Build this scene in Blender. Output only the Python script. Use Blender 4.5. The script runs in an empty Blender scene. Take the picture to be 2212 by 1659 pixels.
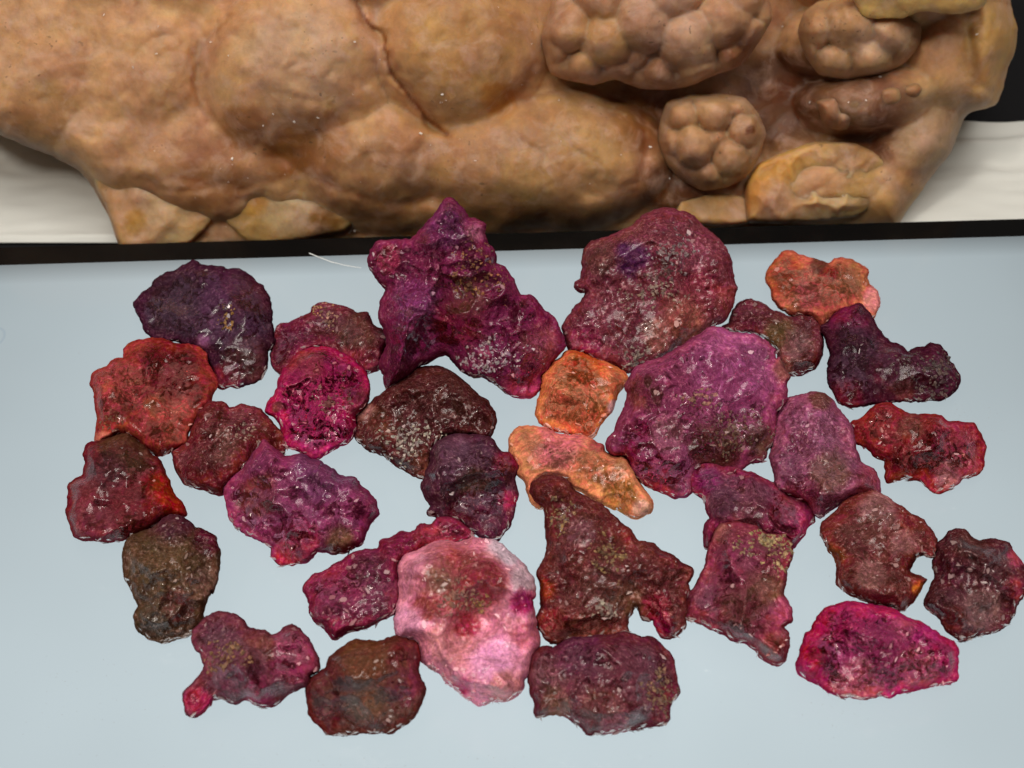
import bpy, math
import numpy as np
from mathutils import Vector

# ------------------------------------------------------------------ scene, camera, light
# one Blender unit is one centimetre
scene = bpy.context.scene
scene.unit_settings.system = 'METRIC'
scene.unit_settings.scale_length = 0.01
COL = scene.collection

W, H = 2212.0, 1659.0              # the grid in which outlines were measured off the photograph
HFOV = math.radians(40.0)
DIST = 15.1
PITCH = math.radians(45.0)
TANX = math.tan(HFOV / 2)
CAM = np.array([0.0, -DIST * math.cos(PITCH), DIST * math.sin(PITCH)])
FWD = np.array([0.0, math.cos(PITCH), -math.sin(PITCH)])
RGT = np.array([1.0, 0.0, 0.0])
UPV = np.array([0.0, math.sin(PITCH), math.cos(PITCH)])

cam_data = bpy.data.cameras.new('camera')
cam_data.sensor_fit = 'HORIZONTAL'
cam_data.angle = HFOV
cam_data.clip_start = 0.1
cam_data.clip_end = 1000.0
cam = bpy.data.objects.new('camera', cam_data)
COL.objects.link(cam)
cam.location = CAM
cam.rotation_euler = (math.pi / 2 - PITCH, 0, 0)
cam_data.dof.use_dof = True
cam_data.dof.focus_distance = DIST - 1.0
cam_data.dof.aperture_fstop = 0.55
scene.camera = cam

world = bpy.data.worlds.new('World')
scene.world = world
world.use_nodes = True
bg = world.node_tree.nodes['Background']
bg.inputs['Color'].default_value = (1.0, 0.93, 0.85, 1)
bg.inputs['Strength'].default_value = 0.13

def area_lamp(name, loc, target, size, power, color):
    ld = bpy.data.lights.new(name, 'AREA')
    ld.shape = 'DISK'
    ld.size = size
    ld.energy = power
    ld.color = color
    o = bpy.data.objects.new(name, ld)
    COL.objects.link(o)
    o.location = loc
    o.rotation_euler = (Vector(target) - Vector(loc)).to_track_quat('-Z', 'Y').to_euler()
    return o

area_lamp('ceiling_lamp', (6, -22, 92), (0, 3, 0), 70.0, 80000.0, (1.0, 0.94, 0.87))
area_lamp('added_glint_lamp', (-20, -22, 40), (0, 3, 0), 7.0, 9000.0, (1.0, 0.92, 0.82))  # extra lamp added for glints and to brighten both sides of the cloth

scene.view_settings.view_transform = 'Standard'
scene.view_settings.look = 'None'
scene.view_settings.exposure = 0.0
scene.view_settings.gamma = 1.0
scene.view_settings.use_curve_mapping = False
scene.cycles.max_bounces = 10
scene.cycles.transmission_bounces = 10
scene.cycles.diffuse_bounces = 3
scene.cycles.adaptive_threshold = 0.03
scene.cycles.caustics_reflective = False
scene.cycles.caustics_refractive = False

# ------------------------------------------------------------------ helpers
def px2dir(x, y):
    x = np.asarray(x, float); y = np.asarray(y, float)
    nx = (x - W / 2) / (W / 2) * TANX
    ny = (H / 2 - y) / (W / 2) * TANX
    return FWD + nx[..., None] * RGT + ny[..., None] * UPV

def on_plane(x, y, z):
    d = px2dir(x, y)
    s = (np.asarray(z, float) - CAM[2]) / d[..., 2]
    return CAM + s[..., None] * d

PXCM = DIST * TANX / (W / 2)          # size of a measuring step at the focus

def lin(c):
    c = np.asarray(c, float) / 255.0
    return np.where(c <= 0.04045, c / 12.92, ((c + 0.055) / 1.055) ** 2.4)

def hash2(ix, iy, seed):
    h = (ix.astype(np.int64) * 374761393 + iy.astype(np.int64) * 668265263 + seed * 974634719) & 0x7fffffff
    h = ((h ^ (h >> 13)) * 1274126177) & 0x7fffffff
    h = (h ^ (h >> 16)) & 0xffff
    return h / 65535.0

def vnoise(x, y, seed):
    ix = np.floor(x); iy = np.floor(y)
    fx = x - ix; fy = y - iy
    fx = fx * fx * fx * (fx * (fx * 6 - 15) + 10)
    fy = fy * fy * fy * (fy * (fy * 6 - 15) + 10)
    a = hash2(ix, iy, seed); b = hash2(ix + 1, iy, seed)
    c = hash2(ix, iy + 1, seed); d = hash2(ix + 1, iy + 1, seed)
    return (a * (1 - fx) + b * fx) * (1 - fy) + (c * (1 - fx) + d * fx) * fy * 1.0

def fbm(x, y, lam, seed, octv=4, gain=0.5):
    s = 0; a = 1.0; tot = 0
    for k in range(octv):
        co, si = math.cos(k * 1.1 + seed), math.sin(k * 1.1 + seed)
        s = s + a * (vnoise((x * co - y * si) / lam, (x * si + y * co) / lam, seed + k * 17) * 2 - 1)
        tot += a; a *= gain; lam *= 0.5
    return s / tot

def ridged(x, y, lam, seed, octv=4):
    s = 0; a = 1.0; tot = 0
    for k in range(octv):
        co, si = math.cos(k * 0.9 + seed), math.sin(k * 0.9 + seed)
        n = vnoise((x * co - y * si) / lam, (x * si + y * co) / lam, seed + k * 31) * 2 - 1
        s = s + a * (1 - np.abs(n)); tot += a; a *= 0.55; lam *= 0.5
    return s / tot

def worley(x, y, lam, seed):
    """distance to nearest and second nearest jittered point, and the id and offset of the nearest"""
    gx = np.floor(x / lam); gy = np.floor(y / lam)
    f1 = np.full(x.shape, 1e9); f2 = np.full(x.shape, 1e9)
    r1 = np.zeros(x.shape); r2 = np.zeros(x.shape); r3 = np.zeros(x.shape)
    ox = np.zeros(x.shape); oy = np.zeros(x.shape)
    for i in (-1, 0, 1):
        for j in (-1, 0, 1):
            cx = gx + i; cy = gy + j
            px = (cx + hash2(cx, cy, seed)) * lam
            py = (cy + hash2(cx, cy, seed + 5)) * lam
            d = np.hypot(x - px, y - py)
            near = d < f1
            f2 = np.where(near, f1, np.minimum(f2, d))
            f1 = np.where(near, d, f1)
            r1 = np.where(near, hash2(cx, cy, seed + 11), r1)
            r2 = np.where(near, hash2(cx, cy, seed + 23), r2)
            r3 = np.where(near, hash2(cx, cy, seed + 37), r3)
            ox = np.where(near, x - px, ox); oy = np.where(near, y - py, oy)
    return f1 / lam, f2 / lam, r1, r2, r3, ox / lam, oy / lam

def scoops(x, y, lam, seed, curve=0.5, tilt=1.5):
    """lower envelope of small bowls: shell-like breaks that meet in sharp ridges"""
    gx = np.floor(x / lam); gy = np.floor(y / lam)
    best = np.full(x.shape, 1e9)
    for i in (-2, -1, 0, 1, 2):
        for j in (-2, -1, 0, 1, 2):
            cx = gx + i; cy = gy + j
            dx = x / lam - (cx + hash2(cx, cy, seed)); dy = y / lam - (cy + hash2(cx, cy, seed + 5))
            h = hash2(cx, cy, seed + 11) * 0.35 + dx * (hash2(cx, cy, seed + 23) - 0.5) * tilt + dy * (hash2(cx, cy, seed + 37) - 0.5) * tilt + curve * (dx * dx + dy * dy)
            best = np.minimum(best, h)
    return best - 0.15

def knobs(x, y, lam, seed, k=14.0):
    """softly merged balls of uneven size"""
    gx = np.floor(x / lam); gy = np.floor(y / lam)
    acc = np.zeros(x.shape)
    for i in (-1, 0, 1):
        for j in (-1, 0, 1):
            cx = gx + i; cy = gy + j
            r = 0.45 + 0.5 * hash2(cx, cy, seed + 3)
            d2 = (x / lam - (cx + hash2(cx, cy, seed))) ** 2 + (y / lam - (cy + hash2(cx, cy, seed + 5))) ** 2
            acc = acc + np.exp(k * r * np.sqrt(np.clip(1 - d2 / (r * r * 1.25), 0, 1)))
    return np.log(acc) / k - 0.35

def smooth(a, b, x):
    t = np.clip((x - a) / (b - a), 0, 1)
    return t * t * (3 - 2 * t)

def catmull(P, step=5.0):
    P = np.asarray(P, float); n = len(P); out = []
    for i in range(n):
        p0, p1, p2, p3 = P[i - 1], P[i], P[(i + 1) % n], P[(i + 2) % n]
        m = max(1, int(np.hypot(*(p2 - p1)) / step))
        for k in range(m):
            t = k / m
            c = 0.5 * ((2 * p1) + (-p0 + p2) * t + (2 * p0 - 5 * p1 + 4 * p2 - p3) * t * t + (-p0 + 3 * p1 - 3 * p2 + p3) * t ** 3)
            l = p1 * (1 - t) + p2 * t
            out.append(c * 0.45 + l * 0.55)
    return np.array(out)

def polygon_field(X, Y, P):
    """distance to the outline, inside flag and nearest outline point"""
    A = P; B = np.roll(P, -1, axis=0)
    best = np.full(X.shape, 1e12); qx = np.zeros(X.shape); qy = np.zeros(X.shape)
    ins = np.zeros(X.shape, bool)
    for (ax, ay), (bx, by) in zip(A, B):
        ex, ey = bx - ax, by - ay
        L = ex * ex + ey * ey + 1e-9
        t = np.clip(((X - ax) * ex + (Y - ay) * ey) / L, 0, 1)
        px = ax + t * ex; py = ay + t * ey
        d = (X - px) ** 2 + (Y - py) ** 2
        m = d < best
        best[m] = d[m]; qx[m] = px[m]; qy[m] = py[m]
        if ay != by:
            c = ((ay > Y) != (by > Y)) & (X < ex * (Y - ay) / ey + ax)
            ins ^= c
    return np.sqrt(best), ins, qx, qy

def grid_inside(P, cell):
    """vertices of a regular grid inside the outline, its border vertices pulled onto the outline"""
    x0, y0 = P.min(0) - cell; x1, y1 = P.max(0) + cell
    nx = int((x1 - x0) / cell) + 2; ny = int((y1 - y0) / cell) + 2
    gx = x0 + np.arange(nx) * cell; gy = y0 + np.arange(ny) * cell
    X, Y = np.meshgrid(gx, gy)
    d, ins, qx, qy = polygon_field(X, Y, P)
    cnt = ins[:-1, :-1].astype(int) + ins[1:, :-1] + ins[:-1, 1:] + ins[1:, 1:]
    keep = cnt >= 3
    # drop cells joined to the body only by a corner
    kp = np.pad(keep, 1)
    nb = kp[:-2, 1:-1].astype(int) + kp[2:, 1:-1] + kp[1:-1, :-2] + kp[1:-1, 2:]
    keep &= nb >= 2
    vc = np.zeros((ny, nx), int)
    vc[:-1, :-1] += keep; vc[1:, :-1] += keep; vc[:-1, 1:] += keep; vc[1:, 1:] += keep
    used = vc > 0
    rim = used & (vc < 4)
    X = np.where(rim, qx, X); Y = np.where(rim, qy, Y)
    d = np.where(rim, 0.0, d)
    idx = np.full((ny, nx), -1); idx[used] = np.arange(used.sum())
    q = np.stack([idx[:-1, :-1], idx[:-1, 1:], idx[1:, 1:], idx[1:, :-1]], -1)[keep]
    return X[used], Y[used], d[used], rim[used], q

def make_mesh(name, verts, faces, colors=None, smooth_shade=True, clear=None, edge=None):
    me = bpy.data.meshes.new(name)
    faces = np.asarray(faces)
    n = len(faces); k = faces.shape[1]
    me.vertices.add(len(verts)); me.vertices.foreach_set('co', np.asarray(verts, np.float32).ravel())
    me.loops.add(n * k); me.loops.foreach_set('vertex_index', faces.astype(np.int32).ravel())
    me.polygons.add(n)
    me.polygons.foreach_set('loop_start', np.arange(0, n * k, k, dtype=np.int32))
    me.polygons.foreach_set('loop_total', np.full(n, k, np.int32))
    me.update(calc_edges=True)
    me.polygons.foreach_set('use_smooth', np.full(n, smooth_shade))
    if colors is not None:
        at = me.attributes.new('Col', 'FLOAT_COLOR', 'POINT')
        c = np.ones((len(verts), 4), np.float32); c[:, :3] = colors
        at.data.foreach_set('color', c.ravel())
        if clear is not None:
            a2 = me.attributes.new('clear', 'FLOAT', 'POINT')
            a2.data.foreach_set('value', np.asarray(clear, np.float32))
        if edge is not None:
            a3 = me.attributes.new('edge', 'FLOAT', 'POINT')
            a3.data.foreach_set('value', np.asarray(edge, np.float32))
    me.validate()
    return me

def link(name, me, mat=None, parent=None):
    o = bpy.data.objects.new(name, me)
    COL.objects.link(o)
    if mat: me.materials.append(mat)
    if parent is not None: o.parent = parent
    return o

def tag(o, label=None, cat=None, group=None, kind=None):
    if label: o['label'] = label
    if cat: o['category'] = cat
    if group: o['group'] = group
    if kind: o['kind'] = kind
    return o

# ------------------------------------------------------------------ materials
class NT:
    def __init__(self, name):
        self.m = bpy.data.materials.new(name); self.m.use_nodes = True
        self.t = self.m.node_tree
        self.b = self.t.nodes['Principled BSDF']
    def n(self, kind, **kw):
        o = self.t.nodes.new(kind)
        for k, v in kw.items():
            if k in o.inputs: o.inputs[k].default_value = v
            else: setattr(o, k, v)
        return o
    def l(self, a, b): self.t.links.new(a, b)
    def math(self, op, a, b=None, c=None, clamp=False):
        o = self.t.nodes.new('ShaderNodeMath'); o.operation = op; o.use_clamp = clamp
        for i, v in enumerate((a, b, c)):
            if v is None: continue
            if isinstance(v, (int, float)): o.inputs[i].default_value = v
            else: self.l(v, o.inputs[i])
        return o.outputs[0]
    def mix(self, f, a, b, blend='MIX'):
        o = self.t.nodes.new('ShaderNodeMix'); o.data_type = 'RGBA'; o.blend_type = blend
        for s, v in ((0, f), (6, a), (7, b)):
            if isinstance(v, (int, float)): o.inputs[s].default_value = v
            elif isinstance(v, tuple): o.inputs[s].default_value = (*v, 1)
            else: self.l(v, o.inputs[s])
        return o.outputs[2]
    def noise(self, scale, detail=4, rough=0.6, vec=None, dist=0.0):
        o = self.n('ShaderNodeTexNoise', Scale=scale, Detail=detail, Roughness=rough, Distortion=dist)
        if vec is not None: self.l(vec, o.inputs['Vector'])
        return o.outputs['Fac']
    def ramp(self, f, lo, hi, a=0.0, b=1.0):
        o = self.n('ShaderNodeMapRange'); o.clamp = True
        self.l(f, o.inputs[0])
        for i, v in zip((1, 2, 3, 4), (lo, hi, a, b)): o.inputs[i].default_value = v
        return o.outputs[0]

def plain(name, color, rough=0.5, **kw):
    k = NT(name)
    k.b.inputs['Base Color'].default_value = (*color, 1)
    k.b.inputs['Roughness'].default_value = rough
    for a, v in kw.items(): k.b.inputs[a.replace('_', ' ')].default_value = v
    return k

def gem_material(name, base, rough, glassy, pale, speckle, depth=1.0):
    """a cloudy crystal: clear coloured body that swallows light with depth, mixed with opaque inclusions"""
    k = NT(name)
    out = [n for n in k.t.nodes if n.type == 'OUTPUT_MATERIAL'][0]
    vec = k.n('ShaderNodeTexCoord').outputs['Object']
    col = k.n('ShaderNodeAttribute', attribute_name='Col').outputs['Color']
    clear = k.n('ShaderNodeAttribute', attribute_name='clear').outputs['Fac']
    n1 = k.noise(4.5, 3, 0.6, vec, 0.6)
    n2 = k.noise(24.0, 3, 0.75, vec, 0.5)
    n3 = k.noise(10.0, 3, 0.7, vec, 1.5)
    v = k.math('MULTIPLY', k.ramp(n1, 0.3, 0.7, 0.6, 1.25), k.ramp(n2, 0.3, 0.72, 0.5, 1.5))
    hsv = k.n('ShaderNodeHueSaturation', Saturation=1.0)
    k.l(col, hsv.inputs['Color']); k.l(v, hsv.inputs['Value'])
    k.l(k.ramp(n3, 0.3, 0.7, 0.478, 0.522), hsv.inputs['Hue'])
    c = hsv.outputs[0]
    r = k.math('ABSOLUTE', k.math('SUBTRACT', n3, 0.5))
    thread = k.math('MULTIPLY', k.ramp(r, 0.0, 0.02, 1.0, 0.0), k.ramp(n2, 0.45, 0.6, 0.0, 1.0))
    frost = k.math('MULTIPLY', k.ramp(n2, 0.57, 0.66, 0.0, 1.0), k.ramp(n1, 0.46, 0.58, 0.0, 1.0))
    pf = k.math('MULTIPLY', k.math('MAXIMUM', thread, frost), pale, clamp=True)
    c = k.mix(pf, c, k.mix(0.45, c, (0.60, 0.42, 0.40)))
    g = k.math('MULTIPLY', k.ramp(k.noise(30.0, 2, 0.6, vec), 0.6, 0.68, 0.0, 1.0), speckle)
    c = k.mix(g, c, (0.03, 0.015, 0.008))
    rg = k.ramp(n2, 0.3, 0.7, max(0.05, rough - 0.10), rough + 0.2)
    bp = k.n('ShaderNodeBump', Strength=0.28, Distance=0.02)
    k.l(k.noise(34.0, 2, 0.6, vec), bp.inputs['Height'])
    k.l(c, k.b.inputs['Base Color']); k.l(rg, k.b.inputs['Roughness'])
    k.b.inputs['IOR'].default_value = 1.5
    # the chipped border is rough and dull, the inner faces are shiny
    edge = k.n('ShaderNodeAttribute', attribute_name='edge').outputs['Fac']
    k.l(k.math('MULTIPLY', edge, 0.55), k.b.inputs['Specular IOR Level'])
    k.l(bp.outputs[0], k.b.inputs['Normal'])
    gl = k.n('ShaderNodeBsdfGlass', IOR=1.45)
    k.l(k.mix(k.ramp(n2, 0.35, 0.65, 0.65, 0.1), (1.0, 0.97, 0.97), col), gl.inputs['Color'])
    k.l(k.ramp(n1, 0.35, 0.65, 0.02, 0.16), gl.inputs['Roughness'])
    cloud = k.math('SUBTRACT', 1.0, k.math('MAXIMUM', pf, g), clamp=True)
    f = k.math('MULTIPLY', k.math('MULTIPLY', clear, glassy), k.math('MULTIPLY', cloud, k.ramp(n3, 0.38, 0.55, 0.5, 1.05)), clamp=True)
    mx = k.n('ShaderNodeMixShader')
    k.l(f, mx.inputs[0]); k.l(k.b.outputs[0], mx.inputs[1]); k.l(gl.outputs[0], mx.inputs[2])
    k.l(mx.outputs[0], out.inputs['Surface'])
    lb = lin(base)
    want = np.clip(0.95 * (lb / lb[0]) ** 1.15 * min(1.0, (lb[0] / 0.30)) ** 0.45 * np.array([1.0, 1.0, 0.92]), 0.008, 0.95)
    sig = -np.log(want) / depth
    va = k.n('ShaderNodeVolumeAbsorption')
    va.inputs['Density'].default_value = float(sig.max())
    va.inputs['Color'].default_value = (*[float(x) for x in 1 - sig / sig.max()], 1)
    k.l(va.outputs[0], out.inputs['Volume'])
    return k.m

GEM = {  # roughness, share of clear crystal, pale fractures, rusty grains
    'glassy': (0.16, 0.82, 0.7, 0.3),
    'grainy': (0.22, 0.7, 0.9, 0.7),
    'smooth': (0.17, 0.8, 0.35, 0.15),
    'pearly': (0.18, 0.34, 1.0, 0.4),
}

def flake_material():
    k = NT('flake')
    col = k.n('ShaderNodeAttribute', attribute_name='Col').outputs['Color']
    k.l(col, k.b.inputs['Base Color'])
    k.b.inputs['Roughness'].default_value = 0.32
    k.b.inputs['IOR'].default_value = 1.6
    return k.m
FLAKE = flake_material()

def chip_material():
    k = NT('rim_light_splinter')  # pale colour imitates screen light refracted along the lower rims
    col = k.n('ShaderNodeAttribute', attribute_name='Col').outputs['Color']
    k.l(col, k.b.inputs['Base Color'])
    k.b.inputs['Roughness'].default_value = 0.15
    k.b.inputs['IOR'].default_value = 1.5
    k.b.inputs['Transmission Weight'].default_value = 0.5
    return k.m
CHIP = chip_material()

def crust_material():
    k = NT('mineral_crust')
    vec = k.n('ShaderNodeTexCoord').outputs['Object']
    col = k.n('ShaderNodeAttribute', attribute_name='Col').outputs['Color']
    n2 = k.noise(26.0, 5, 0.7, vec, 0.5)
    n1 = k.noise(9.0, 4, 0.6, vec, 0.5)
    v = k.math('MULTIPLY', k.ramp(n2, 0.3, 0.7, 0.35, 1.75), k.ramp(n1, 0.3, 0.7, 0.7, 1.3))
    hsv = k.n('ShaderNodeHueSaturation')
    k.l(col, hsv.inputs['Color']); k.l(v, hsv.inputs['Value'])
    k.l(hsv.outputs[0], k.b.inputs['Base Color'])
    k.l(k.ramp(n2, 0.3, 0.7, 0.2, 0.6), k.b.inputs['Roughness'])
    bp = k.n('ShaderNodeBump', Strength=0.7, Distance=0.025)
    k.l(n2, bp.inputs['Height']); k.l(bp.outputs[0], k.b.inputs['Normal'])
    return k.m
CRUST = crust_material()

def rock_material():
    k = NT('chalcedony')
    vec = k.n('ShaderNodeTexCoord').outputs['Object']
    col = k.n('ShaderNodeAttribute', attribute_name='Col').outputs['Color']
    n1 = k.noise(1.6, 5, 0.6, vec, 0.5)
    n2 = k.noise(7.0, 5, 0.65, vec, 0.3)
    hsv = k.n('ShaderNodeHueSaturation')
    k.l(col, hsv.inputs['Color'])
    hsv.inputs['Saturation'].default_value = 1.05
    k.l(k.math('MULTIPLY', k.ramp(n1, 0.3, 0.7, 0.64, 0.88), k.ramp(n2, 0.3, 0.7, 0.85, 1.2)), hsv.inputs['Value'])
    k.l(k.ramp(n1, 0.3, 0.7, 0.488, 0.512), hsv.inputs['Hue'])
    pit = k.math('MULTIPLY', k.ramp(k.noise(14.0, 2, 0.5, vec), 0.66, 0.72, 0.0, 0.55), k.ramp(k.noise(0.9, 2, 0.5, vec), 0.5, 0.62, 0.0, 1.0))
    haze = k.math('MULTIPLY', k.ramp(k.noise(2.6, 4, 0.65, vec, 0.8), 0.48, 0.66, 0.0, 0.5), k.ramp(n2, 0.35, 0.6, 0.5, 1.0))
    c = k.mix(haze, hsv.outputs[0], (0.52, 0.34, 0.26))
    c = k.mix(pit, c, (0.06, 0.035, 0.015))
    k.l(c, k.b.inputs['Base Color'])
    k.l(k.ramp(n2, 0.3, 0.7, 0.42, 0.65), k.b.inputs['Roughness'])
    k.b.inputs['Specular IOR Level'].default_value = 0.35
    k.b.inputs['Subsurface Weight'].default_value = 0.75
    k.b.inputs['Subsurface Radius'].default_value = (0.35, 0.16, 0.07)
    k.b.inputs['Subsurface Scale'].default_value = 0.8
    bp = k.n('ShaderNodeBump', Strength=0.3, Distance=0.03)
    k.l(k.math('ADD', n2, k.math('MULTIPLY', k.noise(30.0, 3, 0.7, vec), 0.9)), bp.inputs['Height']); k.l(bp.outputs[0], k.b.inputs['Normal'])
    return k.m
ROCK = rock_material()

# ------------------------------------------------------------------ the setting: table
TABLE_Z = -0.85
def edge_y(x, bottom=False):                 # rows of the screen's far edge and of the glass's far edge
    return (573 - 63 * x / W) if bottom else (527 - 62 * x / W)

tbl = make_mesh('table', [(-200, -120, TABLE_Z - .02), (200, -120, TABLE_Z - .02), (200, 260, TABLE_Z - .02), (-200, 260, TABLE_Z - .02)], [(0, 1, 2, 3)])
tk = plain('black_tabletop', (0.006, 0.006, 0.007), 0.8)
tk.b.inputs['Specular IOR Level'].default_value = 0.15
tag(link('table', tbl, tk.m), kind='structure')

# white cloth behind the tablet
def build_cloth():
    nx, ny = 220, 120
    u = np.linspace(0, 1, nx); v = np.linspace(0, 1, ny)
    U, V = np.meshgrid(u, v)
    X = -14 + 28 * U
    back = on_plane(np.array([0.0]), np.array([297.0]), np.array([TABLE_Z]))[0, 1]
    back_r = on_plane(np.array([2212.0]), np.array([262.0]), np.array([TABLE_Z]))[0, 1]
    yb = back + (back_r - back) * U + 0.12 * np.sin(X * 1.7) + 0.05 * np.sin(X * 4.1 + 1)
    y0 = 3.4
    Y = y0 + (yb - y0) * V
    Z = 0.10 + 0.10 * fbm(X * 10 + 300, Y * 22 + 100, 14, 3, 3) + 0.025 * np.sin(Y * 3.2 + X * 0.35 + 1.2 * fbm(X * 10, Y * 10, 20, 9, 2))
    ridge = np.exp(-((Y - (back_r - 0.85) - 0.06 * (X - 6.5)) / 0.16) ** 2) * smooth(4.0, 6.0, X)
    Z += 0.13 * ridge
    edge = smooth(0.0, 0.03, V) * smooth(1.0, 0.975, V)
    Z = TABLE_Z + 0.012 + np.maximum(Z, 0.01) * edge
    top = np.stack([X, Y, Z], -1).reshape(-1, 3)
    idx = np.arange(nx * ny).reshape(ny, nx)
    q = np.stack([idx[:-1, :-1], idx[:-1, 1:], idx[1:, 1:], idx[1:, :-1]], -1).reshape(-1, 4)
    k = plain('white_cotton', (0.60, 0.61, 0.575), 0.9)
    vec = k.n('ShaderNodeTexCoord').outputs['Object']
    bp = k.n('ShaderNodeBump', Strength=0.25, Distance=0.01)
    k.l(k.noise(60, 2, 0.5, vec), bp.inputs['Height']); k.l(bp.outputs[0], k.b.inputs['Normal'])
    o = link('white_cloth', make_mesh('white_cloth', top, q), k.m)
    md = o.modifiers.new('thickness', 'SOLIDIFY'); md.thickness = 0.02; md.offset = 1
    tag(o, 'white folded cloth on the black table under the big tan rock', 'cloth')
build_cloth()

# ------------------------------------------------------------------ tablet with its lit white screen
def strip_mesh(name, pts, z):
    return make_mesh(name, [(p[0], p[1], z) for p in pts], [tuple(range(len(pts)))])

def build_tablet():
    s0 = on_plane(np.array([0.0]), np.array([edge_y(0, True)]), np.array([0.0]))[0]
    s1 = on_plane(np.array([W]), np.array([edge_y(W, True)]), np.array([0.0]))[0]
    g0 = on_plane(np.array([0.0]), np.array([edge_y(0)]), np.array([0.0]))[0]
    ax = (s1 - s0); ax[2] = 0; ax /= np.linalg.norm(ax)
    ay = np.array([-ax[1], ax[0], 0.0])
    org = s0 + ax * np.dot(-s0, ax)                     # point of the screen edge nearest x = 0
    bez = float(np.dot(g0 - s0, ay)) - 0.07
    rootm = bpy.data.objects.new('tablet', None); COL.objects.link(rootm)
    rootm.location = (org[0], org[1] - 8.5, TABLE_Z)
    rootm.rotation_euler = (0, 0, math.atan2(ax[1], ax[0]))
    tag(rootm, 'black edged tablet with a lit blank white screen under the rough gems', 'tablet')
    hw, hl = 12.5, 8.5
    zt = -TABLE_Z                                        # top of glass in the tablet's own frame
    # body: rounded slab
    import bmesh
    bm = bmesh.new()
    bmesh.ops.create_cube(bm, size=1.0)
    for v in bm.verts:
        v.co.x *= 2 * (hw + bez + 0.12); v.co.y *= 2 * (hl + bez + 0.12); v.co.z *= 0.80
        v.co.z += 0.40 + 0.004
    bmesh.ops.bevel(bm, geom=[e for e in bm.edges if abs(e.verts[0].co.z - e.verts[1].co.z) > 0.1], offset=0.9, segments=8, affect='EDGES', profile=0.5)
    ee = [e for e in bm.edges if abs(e.verts[0].co.z - e.verts[1].co.z) < 1e-5 and len(e.link_faces) == 2 and any(abs(f.normal.z) < 0.5 for f in e.link_faces)]
    bmesh.ops.bevel(bm, geom=ee, offset=0.16, segments=5, affect='EDGES', profile=0.5)
    me = bpy.data.meshes.new('body'); bm.to_mesh(me); bm.free()
    bk = plain('black_casing', (0.012, 0.011, 0.010), 0.38)
    bk.b.inputs['Specular IOR Level'].default_value = 0.08
    link('body', me, bk.m, rootm)
    # glass border: ring around the screen, 4 mm grid of quads
    z = zt - 0.006
    o_ = [(-hw - bez, -hl - bez), (hw + bez, -hl - bez), (hw + bez, hl + bez), (-hw - bez, hl + bez)]
    i_ = [(-hw, -hl), (hw, -hl), (hw, hl), (-hw, hl)]
    vs = [(x, y, z) for x, y in o_] + [(x, y, z) for x, y in i_] + [(x, y, z - 0.05) for x, y in o_]
    fs = [(a, (a + 1) % 4, 4 + (a + 1) % 4, 4 + a) for a in range(4)] + [(8 + a, 8 + (a + 1) % 4, (a + 1) % 4, a) for a in range(4)]
    gk = plain('black_glass_border', (0.004, 0.004, 0.004), 0.12)
    gk.b.inputs['Specular IOR Level'].default_value = 0.08
    link('bezel', make_mesh('bezel', vs, fs, smooth_shade=False), gk.m, rootm)
    # the lit screen
    k = NT('lit_screen')
    k.b.inputs['Base Color'].default_value = (0.02, 0.02, 0.02, 1)
    k.b.inputs['Roughness'].default_value = 0.12
    k.b.inputs['Specular IOR Level'].default_value = 0.3
    tc = k.n('ShaderNodeTexCoord').outputs['Object']
    sx = k.n('ShaderNodeSeparateXYZ'); k.l(tc, sx.inputs[0])
    far = k.ramp(sx.outputs[1], hl - 0.35, hl, 1.0, 0.55)       # vignetting and viewing-angle falloff put into the emission, dimmer at the far edge
    mid = k.math('MULTIPLY', k.ramp(sx.outputs[1], hl - 5.5, hl - 0.2, 1.0, 0.80), k.ramp(sx.outputs[1], hl - 9.0, hl - 6.0, 0.9, 1.0))
    side = k.math('SUBTRACT', 1.0, k.math('MULTIPLY', k.math('POWER', k.math('ABSOLUTE', k.math('DIVIDE', sx.outputs[0], 6.5)), 2.2), 0.24))  # vignetting towards the sides, also put into the emission
    blot = k.ramp(k.noise(0.35, 2, 0.5, tc), 0.3, 0.7, 0.96, 1.04)
    st = k.math('MULTIPLY', k.math('MULTIPLY', far, mid), k.math('MULTIPLY', side, blot))
    k.b.inputs['Emission Color'].default_value = (0.535, 0.625, 0.66, 1)
    k.l(st, k.b.inputs['Emission Strength'])
    sm = link('screen', make_mesh('screen', [(-hw, -hl, z - 0.001), (hw, -hl, z - 0.001), (hw, hl, z - 0.001), (-hw, hl, z - 0.001)], [(0, 1, 2, 3)]), k.m, rootm)
    # faint round icon at the left border of the picture
    c = on_plane(np.array([-18.0]), np.array([729.0]), np.array([0.0]))[0]
    n = 40
    ring, rf = [], []
    for a in range(n):
        t = 2 * math.pi * a / n
        for r in (0.125, 0.15):
            ring.append((c[0] + r * math.cos(t), c[1] + r * 1.2 * math.sin(t), 0.0015))
    for a in range(n):
        b = (a + 1) % n
        rf.append((2 * a, 2 * a + 1, 2 * b + 1, 2 * b))
    ik = plain('icon_grey', (0.02, 0.02, 0.02), 0.3)
    ik.b.inputs['Emission Color'].default_value = (0.33, 0.40, 0.44, 1); ik.b.inputs['Emission Strength'].default_value = 1.0
    rm = rootm.matrix_basis.inverted()
    ring = [tuple(rm @ Vector(v)) for v in ring]
    link('icon_ring', make_mesh('icon_ring', ring, rf), ik.m, sm)
    return rootm
build_tablet()

# ------------------------------------------------------------------ lumps: a closed body whose outline was measured
def gem_gain(base):
    warm = np.clip((base[:, 1] - base[:, 2]) / np.maximum(base[:, 0], 1), 0, 1)
    return np.stack([0.98 + 0.1 * warm, 0.60 + 0.7 * warm, 0.68 + 0.9 * warm], 1)

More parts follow.
